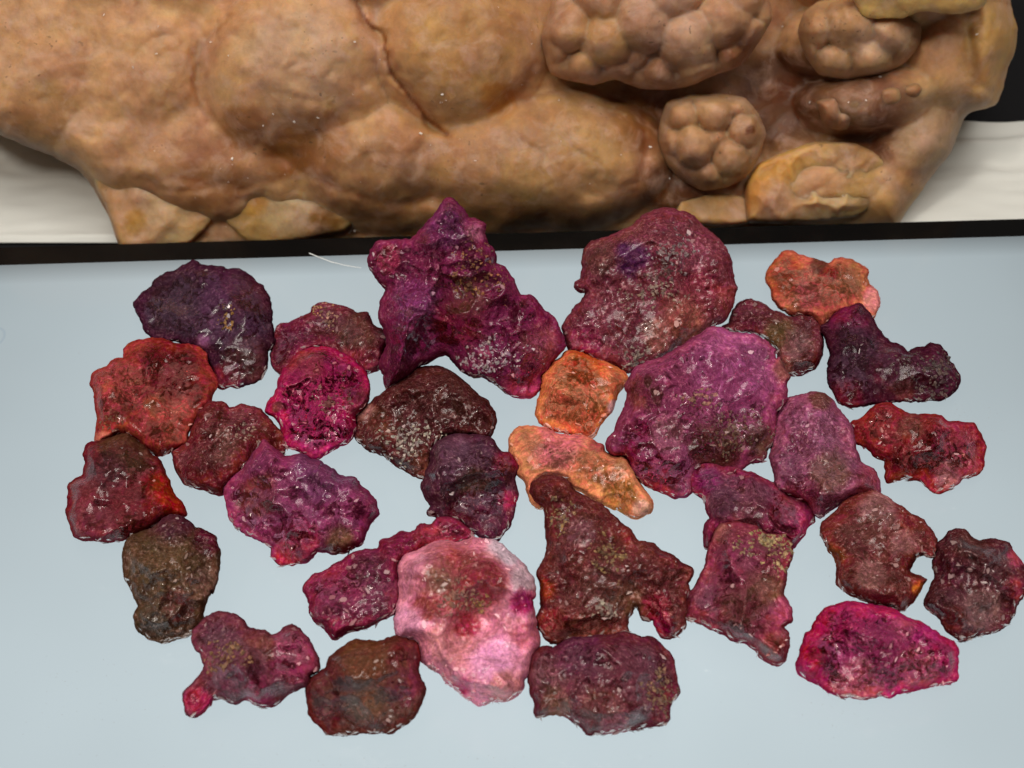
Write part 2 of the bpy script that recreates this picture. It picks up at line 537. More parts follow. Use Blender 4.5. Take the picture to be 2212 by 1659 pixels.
def lump(name, P, seed, zmid, T, cell=2.4, round_=0.85, facet=0.12, flam=70, grain=0.03, glam=16,
         planes=9, colors=None, spots=(), bump=None, floor=0.012, thick=1.0, jag=2.6, grow=0.0, tone=None, kw_gem=False, gpatch=0.1, topfn=None, lumpy=0.25, under=0.0, gain=1.0):
    P = catmull(P, 4.0)
    if jag:
        nrm = np.roll(P, -1, 0) - np.roll(P, 1, 0)
        area = np.sum(P[:, 0] * np.roll(P[:, 1], -1) - P[:, 1] * np.roll(P[:, 0], -1))
        turn = 1.0 if area > 0 else -1.0
        nrm = np.stack([nrm[:, 1], -nrm[:, 0]], 1); nrm /= np.linalg.norm(nrm, axis=1)[:, None] + 1e-9
        j = (fbm(P[:, 0], P[:, 1], 30, seed + 3, 2, 0.6) + 0.9 * np.abs(fbm(P[:, 0], P[:, 1], 15, seed + 5, 3, 0.8)) - 0.2) * jag * 1.9
        P = P + nrm * (j + grow)[:, None] * turn
    X, Y, d, rim, q = grid_inside(P, cell)
    inr = d.max()
    R = inr * round_
    w = 1 - np.minimum(d / R, 1)
    dome = np.sqrt(np.clip(1 - w * w, 0, 1))
    rng = np.random.RandomState(seed)
    cx, cy = P.mean(0); hx, hy = (P.max(0) - P.min(0)) / 2
    # the upper side: a dome cut by a few flat breaks, chipped, then grained
    top = dome ** 0.85 * (1 + lumpy * fbm(X, Y, inr * 1.2, seed + 1, 2))
    for k in range(planes // 3):
        a = rng.uniform(0, 2 * math.pi); s = rng.uniform(0.25, 0.9); h0 = rng.uniform(0.62, 1.0)
        pl = h0 - s * ((X - cx) / hx * math.cos(a) + (Y - cy) / hy * math.sin(a)) + 0.10 * fbm(X, Y, 46, seed + k, 3)
        top = np.where(top > pl, pl + (top - pl) * 0.3, top)
    top = np.maximum(top, 0.12 * dome)
    rimf = smooth(0, inr * 0.25, d)
    wx = X + fbm(X, Y, 60, seed + 40, 3) * 14; wy = Y + fbm(X, Y, 60, seed + 41, 3) * 14
    for lam, am in ((flam, 1.0), (flam * 0.45, 0.42), (flam * 0.2, 0.06)):
        sc_ = scoops(wx, wy, lam, seed + int(lam)); sc_ = sc_ - sc_.mean()
        top = top + 2.2 * facet * am * sc_ * rimf * (0.4 + 0.6 * dome)
    top = top + (1.6 * grain * scoops(X + 4 * fbm(X, Y, 20, seed + 61, 2), Y, glam, seed + 60) + 0.5 * grain * fbm(X, Y, glam * 0.7, seed + 62, 2)) * smooth(0, 9, d) * smooth(0.40, 0.72, vnoise(X / 75, Y / 75, seed + 63) + gpatch)
    if topfn is not None:
        top = topfn(X, Y, d, inr)
    if bump is not None:
        top = top + bump(X, Y, d, inr)
    top = np.maximum(top, 0.03 * dome)
    t_top = top * T
    bot = dome * thick * (1 + 0.2 * fbm(X, Y, inr, seed + 70, 2)) + 0.05 * fbm(X, Y, 30, seed + 71, 3) * rimf
    t_bot = np.maximum(bot, 0.02 * dome) * T
    zm = zmid(X, Y) + 0.02 * fbm(X, Y, 60, seed + 80, 2)
    dv = px2dir(X, Y)
    s0 = (np.maximum(zm, floor + 0.004) - CAM[2]) / dv[:, 2]
    ft = CAM + (s0 - np.where(rim, 0, t_top))[:, None] * dv
    sb = s0 + np.where(rim, 0, t_bot)
    fl = floor + under * np.clip(scoops(X + 300, Y - 200, 62, seed + 90) + 0.12 + 0.4 * scoops(X, Y, 26, seed + 91), 0, None) * rimf
    smax = (fl - CAM[2]) / dv[:, 2]
    ub = CAM + np.where(rim, s0, np.maximum(s0 + 0.02 * dome, np.minimum(sb, smax)))[:, None] * dv
    n = len(X)
    # merge the rim, keep the rest of the underside as extra vertices
    inner = ~rim
    remap = np.arange(n); remap[inner] = n + np.arange(inner.sum())
    verts = np.concatenate([ft, ub[inner]])
    faces = np.concatenate([q[:, ::-1], remap[q]])
    # colour: patches over the base, some on the rock painting recess shade
    base = np.tile(np.asarray(colors, float), (n, 1))
    for (sx, sy, sr, sc) in spots:
        rr = np.hypot(X - sx, Y - sy) / sr
        rr = rr + 0.35 * fbm(X, Y, sr * 0.8, seed + int(sx) % 97, 4)
        m = smooth(1.15, 0.55, rr)[:, None]
        base = base * (1 - m) + np.asarray(sc, float) * m
    rgb = np.clip(lin(base) * (gem_gain(base) * gain if kw_gem else 1.0), 0, 0.9)
    if tone is not None: rgb = tone(rgb, X, Y, top, d)
    col = np.concatenate([rgb, rgb[inner]])
    cl = (0.62 + 0.5 * np.clip((base[:, 0] - base[:, 1]) / 130.0, 0, 1)) * smooth(2.0, 30, d * (1 + 1.1 * fbm(X, Y, 42, seed + 95, 3)))
    me = make_mesh(name, verts, faces, col, clear=np.concatenate([cl, cl[inner]]), edge=(lambda e: np.concatenate([e, e[inner]]))(smooth(8, 48, d * (1 + 0.9 * fbm(X, Y, 42, seed + 95, 3)))))
    return me, dict(X=X, Y=Y, d=d, q=q, front=ft, rgb=rgb, inr=inr, dv=dv, P=P)

def recenter(me, o):
    co = np.empty(len(me.vertices) * 3, np.float32); me.vertices.foreach_get('co', co)
    co = co.reshape(-1, 3)
    c = np.array([(co[:, 0].min() + co[:, 0].max()) / 2, (co[:, 1].min() + co[:, 1].max()) / 2, co[:, 2].min()])
    me.vertices.foreach_set('co', (co - c).astype(np.float32).ravel()); me.update()
    o.location = c
    return c

def add_flakes(parent, origin, info, seed, count, size=(1.5, 9.0), pale=0.38, white=(0.55, 0.42, 0.40), together=0.75):  # added flakes, their paleness stands in for glints on the surface
    rng = np.random.RandomState(seed + 500)
    cand = np.where(info['d'] > 8)[0]
    if len(cand) < 10: return
    # flakes come in clusters
    ctr = rng.choice(cand, 7)
    pick = []
    while len(pick) < count:
        c = ctr[rng.randint(7)] if rng.rand() < together else rng.choice(cand)
        x = info['X'][c] + rng.normal() * 16; y = info['Y'][c] + rng.normal() * 16
        k = cand[np.argmin((info['X'][cand] - x) ** 2 + (info['Y'][cand] - y) ** 2)]
        pick.append(k)
    vs, fs, cs = [], [], []
    for k in pick:
        p = info['front'][k]
        v = -info['dv'][k] / np.linalg.norm(info['dv'][k])
        nn = v + rng.normal(size=3) * 0.35; nn[2] += 0.3; nn /= np.linalg.norm(nn)
        t = np.cross(nn, rng.normal(size=3)); t /= np.linalg.norm(t); b = np.cross(nn, t)
        r = (size[0] + (size[1] - size[0]) * rng.rand() ** 2.5) * PXCM; asp = rng.uniform(0.15, 0.7)
        m = rng.randint(4, 7); i0 = len(vs)
        p = p + v * 0.006
        shade = info['rgb'][k] * (1 - pale) + np.array(white) * pale * rng.uniform(0.5, 1.0)
        for side in (0.006, -0.02):
            for a in range(m):
                an = 2 * math.pi * (a + rng.uniform(-0.25, 0.25)) / m
                vs.append(p + t * r * math.cos(an) + b * r * asp * math.sin(an) + nn * side); cs.append(shade)
        for a in range(m):
            c = (a + 1) % m
            fs.append((i0 + a, i0 + c, i0 + m + c)); fs.append((i0 + a, i0 + m + c, i0 + m + a))
        for a in range(1, m - 1):
            fs.append((i0, i0 + a, i0 + a + 1))
    o = link('glint_flakes', make_mesh('glint_flakes', np.array(vs) - origin, fs, np.array(cs), False), FLAKE, parent)
    o['kind'] = 'stuff'

def add_rim_chips(parent, origin, info, seed, count):
    """added pale splinters along the lower border, standing in for refracted screen light"""
    rng = np.random.RandomState(seed + 900)
    P = info['P']; n = len(P)
    e = np.roll(P, -1, 0) - np.roll(P, 1, 0)
    area = np.sum(P[:, 0] * np.roll(P[:, 1], -1) - P[:, 1] * np.roll(P[:, 0], -1))
    nrm = np.stack([e[:, 1], -e[:, 0]], 1) * (1 if area > 0 else -1); nrm /= np.linalg.norm(nrm, axis=1)[:, None] + 1e-9
    gate = nrm[:, 1] + 0.35 * fbm(P[:, 0], P[:, 1], 80, seed + 91, 2) * 2
    cand = np.where(gate > 0.55)[0]
    if len(cand) < 5: return
    vs, fs, cs = [], [], []
    for _ in range(count):
        i = rng.choice(cand)
        inn = rng.uniform(1.0, 9.0)
        q = P[i] - nrm[i] * inn
        k = np.argmin((info['X'] - q[0]) ** 2 + (info['Y'] - q[1]) ** 2)
        v = -info['dv'][k] / np.linalg.norm(info['dv'][k])
        p = info['front'][k] + v * 0.008
        tg = P[(i + 2) % n] - P[i - 2]; tg = tg / (np.hypot(*tg) + 1e-9)
        an = rng.normal() * 0.35
        tg = np.array([tg[0] * math.cos(an) - tg[1] * math.sin(an), tg[0] * math.sin(an) + tg[1] * math.cos(an)])
        t = RGT * tg[0] - UPV * tg[1]; b = np.cross(v, t)
        L = rng.uniform(3, 11) * PXCM; wd = L * rng.uniform(0.12, 0.35)
        nn = v + rng.normal(size=3) * 0.3; nn /= np.linalg.norm(nn)
        i0 = len(vs)
        sh = info['rgb'][k] * 0.5 + np.array([0.5, 0.44, 0.42]) * rng.uniform(0.35, 1.0)
        for (a, c, h) in ((-1, 0, -0.004), (0.1, 1, 0.0), (1, 0.1, -0.004), (-0.1, -1, 0.0), (0, 0, 0.012), (0, 0, -0.03)):
            vs.append(p + t * L * a + b * wd * c + nn * h); cs.append(sh)
        for a in range(4):
            c = (a + 1) % 4
            fs.append((i0 + a, i0 + c, i0 + 4)); fs.append((i0 + c, i0 + a, i0 + 5))
    o = link('rim_light_splinters', make_mesh('rim_light_splinters', np.array(vs) - origin, fs, np.array(cs), False), CHIP, parent)
    o['kind'] = 'stuff'

OCTA = np.array([(1, 0, 0), (0, 1, 0), (-1, 0, 0), (0, -1, 0), (0, 0, 1), (0, 0, -1)], float)
OCTF = [(0, 1, 4), (1, 2, 4), (2, 3, 4), (3, 0, 4), (1, 0, 5), (2, 1, 5), (3, 2, 5), (0, 3, 5)]
def add_crust(parent, origin, info, seed, name, x, y, rx, ry, rgb):
    """grains of another mineral grown into the stone's surface"""
    rng = np.random.RandomState(seed + 77)
    X, Y = info['X'], info['Y']
    r = np.hypot((X - x) / rx, (Y - y) / ry) + 0.9 * fbm(X, Y, min(rx, ry) * 0.8, seed + 7, 3, 0.7)
    cand = np.where((r < 1.15) & (info['d'] > 3))[0]
    if len(cand) < 4: return
    n = int(np.clip(rx * ry * 0.055, 12, 160))
    pick = rng.choice(cand, n, p=(lambda w: w / w.sum())(np.clip(1.3 - r[cand], 0.02, None)))
    vs, fs, cs = [], [], []
    base = lin(rgb)
    for k in pick:
        v = -info['dv'][k] / np.linalg.norm(info['dv'][k])
        sz = rng.uniform(2.0, 6.0) * PXCM * (1.25 - 0.4 * min(1, r[k]))
        q = OCTA * rng.uniform(0.55, 1.25, (6, 3)) + rng.normal(size=(6, 3)) * 0.22
        R = np.linalg.qr(rng.normal(size=(3, 3)))[0]
        q = q @ R * sz
        q = q - np.outer(q @ v, v) * 0.45                       # lie flat in the surface
        c = base * rng.uniform(0.22, 1.1) * (1 + rng.normal(size=3) * 0.06)
        c = c * 0.8 + info['rgb'][k] * 0.2
        i0 = len(vs)
        p = info['front'][k] - v * sz * 0.15
        vs.extend(p + q); cs.extend([c] * 6)
        fs.extend([(a + i0, b + i0, e + i0) for a, b, e in OCTF])
    o = link(name, make_mesh(name, np.array(vs) - origin, fs, np.clip(np.array(cs), 0.002, 0.9), False), CRUST, parent)
    o['kind'] = 'stuff'
    return o

# ------------------------------------------------------------------ the big rock behind the tablet
def rock_z(X, Y):
    return -0.70 + 0.0048 * (520 - 28 * X / W - Y)

LOBES = [  # x, y, rx, ry, turn, height (in cm towards the viewer)
    (90, 120, 190, 250, 0.2, 0.55), (300, 130, 190, 190, -0.2, 0.62), (250, 290, 210, 130, 0.3, 0.45), (330, -80, 300, 150, 0, 0.6),
    (640, 130, 225, 210, -0.45, 1.02), (975, 95, 215, 190, 0.35, 1.0), (1140, 345, 300, 150, 0.05, 0.82),
    (800, 330, 190, 135, 0.25, 0.78), (520, 340, 190, 110, 0.2, 0.5), (410, 400, 160, 70, 0.25, 0.42),
    (760, -110, 330, 150, 0, 0.9), (1150, -60, 160, 110, 0, 0.4), (960, 440, 360, 75, 0.02, 0.42),
    (1400, 60, 200, 100, 0, 0.5), (1540, 300, 80, 70, 0, 0.35), (1450, 420, 150, 60, 0, 0.25), (1680, 120, 110, 170, 0, 0.12),
    (1840, 90, 150, 90, 0, 0.6), (1890, 215, 165, 72, -0.18, 0.62), (2010, 300, 150, 95, -0.75, 0.45), (2050, 130, 110, 130, 0.2, 0.55),
    (2150, 90, 70, 150, 0.1, 0.62), (2110, 210, 60, 55, -0.6, 0.5), (1780, 400, 170, 80, -0.1, 0.4), (1990, -70, 300, 120, 0, 0.8),
    (1560, 210, 160, 60, 0, 0.02), (1930, 420, 110, 90, -0.6, 0.35), (1700, 330, 90, 70, 0, 0.05),
]
def lobes_height(X, Y):
    wx = X + 20 * fbm(X, Y, 120, 5, 3, 0.4); wy = Y + 20 * fbm(X, Y, 120, 8, 3, 0.4)
    hs = []
    for (x, y, rx, ry, a, h) in LOBES:
        dx, dy = wx - x, wy - y
        u = (dx * math.cos(a) + dy * math.sin(a)) / rx; v = (-dx * math.sin(a) + dy * math.cos(a)) / ry
        r2 = u * u + v * v
        hs.append(h + 0.75 * (np.sqrt(np.clip(1 - 0.8 * np.minimum(r2, 1.2), 0.0, 1)) - 1) * (0.35 + h) - 0.35 * np.maximum(r2 - 1.2, 0))
    hs.append(0.40 * smooth(1330, 1150, wx) * smooth(490, 350, wy) + 0.08)
    hs = np.stack(hs)
    k = np.where(X < 1250, 24.0, 22.0)
    soft = np.log(np.exp(hs * k).sum(0)) / k
    hs = np.sort(hs, axis=0)
    return soft, hs[-1] - hs[-2]

VEINS = [  # iron stained cracks: path, width, strength
    (np.array([(750, -30), (790, 40), (825, 75), (838, 130), (850, 165), (885, 205), (930, 265), (965, 290)], float), 5.0, 1.0),
    (np.array([(500, 30), (455, 80), (425, 130), (418, 170), (430, 215), (448, 262)], float), 6.0, 0.45),
    (np.array([(560, 300), (640, 365), (700, 392), (780, 425), (860, 442), (930, 425)], float), 7.0, 0.4),
    (np.array([(300, 385), (380, 412), (450, 408), (540, 402), (600, 388)], float), 6.0, 0.25),
    (np.array([(1150, 150), (1130, 195), (1100, 215), (1065, 240)], float), 10.0, 0.6),
    (np.array([(1385, 240), (1395, 330), (1370, 420), (1330, 470)], float), 8.0, 0.5),
]
def vein_dist(X, Y, L):
    b = np.full(X.shape, 1e9)
    for p, q_ in zip(L[:-1], L[1:]):
        e = q_ - p; t = np.clip(((X - p[0]) * e[0] + (Y - p[1]) * e[1]) / (e @ e), 0, 1)
        b = np.minimum(b, np.hypot(X - p[0] - t * e[0], Y - p[1] - t * e[1]))
    return b

def rock_tone(rgb, X, Y, top, d):
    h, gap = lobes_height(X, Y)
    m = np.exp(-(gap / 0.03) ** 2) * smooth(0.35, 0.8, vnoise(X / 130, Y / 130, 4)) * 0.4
    wx = X + 9 * fbm(X, Y, 34, 2, 4); wy = Y + 9 * fbm(X, Y, 34, 3, 4)
    for L, w, st in VEINS:
        v = vein_dist(wx, wy, L)
        m = np.maximum(m, np.maximum(np.exp(-(v / w) ** 2) * 0.9, np.exp(-(v / (w * 4)) ** 2) * 0.3) * st)
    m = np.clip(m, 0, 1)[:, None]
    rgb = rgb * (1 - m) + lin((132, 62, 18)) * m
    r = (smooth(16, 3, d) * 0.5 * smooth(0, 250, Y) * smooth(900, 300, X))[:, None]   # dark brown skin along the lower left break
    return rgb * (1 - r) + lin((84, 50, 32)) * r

def rock_top(X, Y, d, inr):
    h, gap = lobes_height(X, Y)
    wx = X + 12 * fbm(X, Y, 40, 21, 3); wy = Y + 12 * fbm(X, Y, 40, 22, 3)
    k1 = knobs(wx, wy, 80, 77)
    k2 = knobs(wx, wy, 30, 78)
    amt = smooth(0.3, 0.75, vnoise(X / 170, Y / 170, 31))
    h = h + (k1 * 0.06 + k2 * 0.022) * (0.3 + 0.9 * amt) + 0.006 * fbm(X, Y, 20, 12, 3)
    for L, w, st in VEINS:
        h = h - 0.055 * st * np.exp(-(vein_dist(wx, wy, L) / (w * 1.6)) ** 2)
    e = np.minimum(d / 70.0, 1)
    return h * np.sqrt(np.clip(1 - (1 - e) ** 2, 0, 1))

def build_rock():
    P = [(-190, -250), (-190, 120), (-120, 262), (-40, 285), (0, 292), (60, 318), (110, 335), (170, 368), (205, 412), (232, 462), (262, 520), (275, 534)]
    P += [(x, edge_y(x) + 13) for x in range(340, 1930, 80)]
    P += [(1935, 490), (1955, 462), (2000, 400), (2055, 325), (2085, 255), (2100, 242), (2150, 228), (2168, 192), (2176, 152), (2192, 112), (2198, 60), (2182, 0), (2170, -150), (2100, -250)]
    spots = [(1690, 210, 120, (112, 72, 48)), (1460, 400, 90, (115, 75, 50)), (1880, 240, 130, (142, 98, 70)), (1860, 320, 70, (110, 70, 46)),  # shade of the recesses painted as dark spots, beside the brown right lump
             (2140, 90, 90, (190, 148, 96)), (2120, 215, 70, (198, 152, 98)), (2030, 300, 110, (176, 142, 108)), (980, 90, 160, (190, 143, 94)),
             (640, 110, 130, (196, 156, 122)), (450, 380, 90, (172, 122, 84)), (700, 300, 90, (168, 116, 78)), (520, 280, 60, (164, 112, 76)),
             (1080, 220, 45, (168, 92, 38)), (100, 250, 80, (178, 134, 92)), (1380, 240, 90, (150, 100, 64)), (1900, 440, 110, (200, 156, 106)),
             (960, 450, 300, (190, 142, 98)), (1200, 330, 150, (184, 140, 96)), (620, 330, 60, (160, 104, 62)), (820, 350, 90, (178, 132, 94))]
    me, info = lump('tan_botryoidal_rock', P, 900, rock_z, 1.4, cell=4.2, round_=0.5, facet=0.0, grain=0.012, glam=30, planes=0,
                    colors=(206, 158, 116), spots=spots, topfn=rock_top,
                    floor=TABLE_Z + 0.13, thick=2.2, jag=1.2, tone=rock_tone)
    o = link('tan_rock', me, ROCK)
    tag(o, 'large tan knobbly chalcedony rock standing on white cloth behind the tablet', 'rock')
    org = recenter(me, o)

    def piece(name, P, seed, lift, T, col, spots=(), knob=None, planes=0, facet=0.0, round_=0.9, grain=0.015, balls=None):
        def ball_top(X, Y, d, r):
            wx = X + 10 * fbm(X, Y, 50, seed, 3); wy = Y + 10 * fbm(X, Y, 50, seed + 1, 3)
            acc = np.zeros(X.shape)
            for (bx, by, br) in balls:
                acc = acc + np.exp(0.25 * br * 0.95 * np.sqrt(np.clip(1 - ((wx - bx) ** 2 + (wy - by) ** 2) / (br * 0.8) ** 2, 0, 1)))
            h = np.log(acc) / 0.25 * PXCM * 1.15
            e = np.minimum(d / (r * 0.8), 1)
            e = np.sqrt(np.clip(1 - (1 - e) ** 2, 0, 1))
            h = h * (0.25 + 0.75 * smooth(0, 22, d)) * smooth(-1, 10, d) + 0.22 * e + 0.02 * knobs(wx, wy, 26, seed + 8) * smooth(0, 15, d)
            return h / T
        def bump(X, Y, d, r):
            if not knob: return 0
            wx = X + 9 * fbm(X, Y, 34, seed, 3); wy = Y + 9 * fbm(X, Y, 34, seed + 1, 3)
            out = 0
            for lam, am in ((knob[0] * 1.5, 1.7), (knob[0] * 0.75, 0.45), (knob[0] * 0.3, 0.06)):
                out = out + am * knob[1] * knobs(wx, wy, lam, seed + int(lam))
            return out * smooth(0, 18, d)
        zf = lambda X, Y: rock_z(X, Y) + lift * 0.7 + 0 * X
        # the piece is set forward of the rock body along its own normal
        m, inf = lump(name, P, seed, zf, T, cell=3.4, round_=round_, facet=facet, flam=60, grain=grain, glam=24, planes=planes,
                      colors=col, spots=spots, bump=None if balls else bump, topfn=ball_top if balls else None, floor=TABLE_Z + 0.13, thick=1.4, jag=1.0)
        c = link(name, m, ROCK, o)
        c.location = (-org[0], -org[1], -org[2])
        return c
    piece('nodule', [(1168, 80), (1180, 40), (1200, -20), (1250, -60), (1400, -80), (1600, -70), (1660, -10), (1668, 40), (1640, 92), (1600, 140), (1540, 165), (1490, 185), (1440, 195), (1380, 190), (1330, 172), (1280, 185), (1230, 175), (1190, 160), (1175, 120)],
          911, 0.62, 0.55, (186, 142, 108), [(1300, 80, 70, (190, 146, 100)), (1480, 60, 90, (194, 152, 122)), (1400, 160, 90, (160, 118, 88)), (1600, 110, 50, (150, 100, 70))], balls=[(1230, 60, 70), (1310, 85, 82), (1390, 45, 92), (1485, 85, 88), (1565, 45, 80), (1625, 75, 52), (1265, 145, 48), (1340, 150, 40), (1425, 160, 44), (1505, 150, 48), (1198, 110, 38), (1585, 125, 45), (1300, -5, 80), (1450, -15, 90), (1600, -15, 70), (1370, 120, 40), (1460, 130, 36)])
    piece('nodule', [(1425, 260), (1440, 222), (1480, 206), (1560, 202), (1610, 212), (1640, 247), (1655, 290), (1640, 340), (1610, 385), (1570, 405), (1520, 412), (1480, 395), (1445, 360), (1422, 310)],
          922, 0.45, 0.42, (182, 140, 102), [(1620, 280, 12, (110, 62, 24)), (1500, 380, 50, (150, 110, 84)), (1500, 250, 50, (200, 158, 116))], balls=[(1470, 250, 48), (1545, 238, 58), (1612, 282, 44), (1498, 318, 58), (1580, 340, 54), (1530, 380, 40), (1448, 312, 34), (1545, 300, 40), (1600, 230, 34)])
    piece('nodule', [(1722, 70), (1735, 30), (1770, 0), (1850, -10), (1950, 20), (1990, 60), (1985, 100), (1950, 140), (1890, 165), (1830, 172), (1770, 160), (1738, 120)],
          933, 0.50, 0.48, (184, 142, 104), [(1880, 90, 50, (204, 166, 134)), (1790, 140, 50, (190, 150, 110))], balls=[(1768, 60, 52), (1840, 45, 80), (1925, 65, 70), (1800, 128, 48), (1880, 125, 58), (1955, 108, 42), (1745, 100, 36), (1850, 90, 50)])
    piece('nodule', [(1755, 215), (1800, 195), (1880, 180), (1980, 165), (2005, 190), (1990, 225), (1930, 250), (1870, 265), (1815, 282), (1775, 265)],
          944, 0.35, 0.36, (172, 128, 94), (), balls=[(1790, 235, 40), (1850, 222, 46), (1920, 205, 48), (1975, 188, 34), (1830, 258, 30), (1900, 240, 34)])
    piece('upper_slab', [(1830, -30), (1960, -60), (2145, -45), (2125, 15), (2060, 30), (1990, 25), (1950, 40), (1870, 38), (1850, 12)],
          955, 0.95, 0.22, (214, 174, 112), (), planes=3, facet=0.15, round_=0.5)
    piece('quartz_face', [(1612, 392), (1640, 352), (1690, 330), (1760, 306), (1850, 310), (1910, 345), (1930, 390), (1900, 440), (1850, 465), (1780, 476), (1700, 482), (1612, 478)],
          966, 0.30, 0.30, (190, 150, 100), [(1710, 360, 90, (208, 160, 96)), (1800, 420, 80, (206, 168, 122)), (1650, 400, 70, (196, 138, 80)), (1690, 455, 70, (184, 138, 104))], planes=9, facet=0.3, round_=0.6)
    piece('quartz_face', [(195, 370), (280, 385), (380, 430), (440, 450), (462, 472), (440, 500), (400, 528), (262, 534), (230, 452)],
          977, 0.2, 0.22, (204, 158, 112), [(330, 430, 50, (216, 178, 140)), (360, 480, 60, (200, 164, 122)), (290, 480, 30, (196, 150, 84))], planes=4, facet=0.12, round_=0.7)
    piece('quartz_face', [(475, 440), (520, 402), (620, 395), (700, 430), (780, 458), (745, 500), (640, 520), (540, 522), (490, 482)],
          988, 0.2, 0.22, (190, 148, 98), [(620, 460, 60, (196, 164, 126)), (540, 430, 40, (200, 150, 88)), (700, 470, 40, (150, 110, 60))], planes=4, facet=0.12, round_=0.7)
    piece('quartz_face', [(1460, 480), (1470, 435), (1530, 415), (1600, 425), (1640, 450), (1650, 480), (1560, 488)],
          999, 0.25, 0.2, (190, 146, 96), (), planes=4, facet=0.12, round_=0.7)
    # added near-white flakes, the rock's sparkle put into their colour
    add_flakes(o, org, info, 1234, 150, (1.5, 4.5), 0.9, (0.95, 0.88, 0.8), 0.15)
build_rock()

# ------------------------------------------------------------------ the rough gems
ZONE = {  # crops in which the outlines were measured: left, top, width in pixels of the photograph
    'A': (200, 700, 700), 'B': (700, 600, 800), 'C': (1500, 600, 800), 'D': (2100, 650, 800), 'E': (150, 1150, 800), 'F': (850, 1150, 800),
    'G': (1400, 1000, 800), 'H': (2200, 1100, 800), 'I': (450, 1650, 800), 'J': (1100, 1550, 800), 'K': (1500, 1300, 900), 'L': (2200, 1600, 800), 'V': (0, 0, 3000)}
def outline(spec):
    out = []
    for z, s in spec:
        x0, y0, w = ZONE[z]; k = w / 2212.0; v = [int(a) for a in s.replace(',', ' ').split()]
        for a, b in zip(v[::2], v[1::2]):
            out.append(((x0 + a * k) * W / 3000.0, (y0 + b * k) * W / 3000.0))
    return out

GEMS = []
def gem(outl, base, spots, kind, label, lean=0.42, T=0.7, flakes=24, crusts=(), **kw):
    GEMS.append((outline(outl), base, spots, kind, label, lean, T, flakes, crusts, kw))

gem([('A', '620,590 640,545 690,490 770,440 820,370 900,310 1010,285 1040,245 1110,230 1170,215 1220,235 1330,240 1420,260 1500,285 1600,300 1690,345 1760,410 1840,500 1865,590 1880,680 1865,760 1895,860 1900,960 1880,1020 1845,1030 1840,1110 1840,1200 1800,1270 1740,1320 1660,1360 1580,1370 1500,1360 1430,1385 1385,1370 1340,1250 1290,1150 1270,1070 1200,1000 1050,960 880,920 780,910 730,850 690,770 640,680')],
    (66, 36, 58), [(380, 640, 80, (62, 42, 54)), (480, 640, 60, (84, 48, 80)), (440, 735, 18, (118, 84, 118)), (460, 700, 14, (110, 74, 108)), (530, 770, 60, (84, 52, 52)), (490, 815, 40, (120, 44, 60)), (540, 640, 50, (82, 42, 58))],
    'smooth', 'dark purple rounded gem touching the red one, farthest back at the left', T=0.6, flakes=14, facet=0.10, crusts=[('ochre_crust', 487, 690, 16, 24, (140, 100, 36))])
gem([('A', '265,1659 245,1500 225,1350 240,1250 280,1200 340,1190 430,1110 510,1100 520,1020 560,970 640,940 760,928 850,925 1000,965 1100,985 1200,1010 1270,1070 1290,1160 1350,1250 1390,1340 1340,1430 1310,1520'), ('E', '1280,90 1180,180 1130,300 1080,410 970,475 930,490 860,510 760,470 690,400 620,340 530,345 470,370 370,400 365,300')],
    (160, 62, 54), [(370, 790, 70, (128, 30, 30)), (260, 830, 55, (182, 84, 74)), (335, 880, 35, (150, 84, 30)), (380, 910, 55, (195, 98, 72)), (220, 950, 24, (214, 136, 108)), (400, 945, 40, (198, 108, 82)), (290, 900, 40, (170, 70, 60))],
    'smooth', 'red and orange glassy gem overlapping the dark purple rounded gem', flakes=20, facet=0.13, crusts=[('brown_crust', 250, 915, 22, 20, (98, 64, 26))])
gem([('E', '250,660 270,560 275,470 300,420 370,400 470,370 530,345 620,335 690,390 760,460 860,540 920,640 960,740 1010,840 1080,930 1095,985 1070,1005 960,1010 860,1060 740,1130 650,1160 610,1185 500,1195 350,1190 230,1180 180,1130 140,1020 140,880 145,750 190,710')],
    (120, 38, 46), [(270, 975, 65, (86, 56, 36)), (350, 1060, 45, (160, 48, 20)), (378, 1090, 32, (176, 50, 20)), (200, 1140, 60, (134, 64, 74)), (235, 1030, 50, (100, 58, 64)), (285, 1090, 55, (116, 32, 32))],
    'smooth', 'wedge shaped dark red gem with a glowing orange corner at the left edge', flakes=18, facet=0.13)
gem([('E', '580,1310 600,1230 650,1170 740,1130 860,1060 960,1005 1060,1005 1130,1050 1160,1090 1260,1130 1330,1170 1350,1270 1350,1400 1340,1530 1310,1640'), ('I', '470,230 420,330 405,420 400,470 330,540 270,590 170,620 60,640'), ('V', '320 1378 298 1362 290 1330 298 1310 284 1275 270 1235 265 1205')],
    (88, 66, 42), [(370, 1130, 55, (84, 46, 62)), (450, 1170, 35, (92, 30, 50)), (365, 1240, 70, (104, 80, 50)), (330, 1360, 45, (70, 56, 38)), (440, 1260, 40, (110, 88, 68)), (380, 1310, 40, (104, 62, 50))],
    'grainy', 'olive brown lumpy gem just below the wedge shaped dark red one', flakes=40)
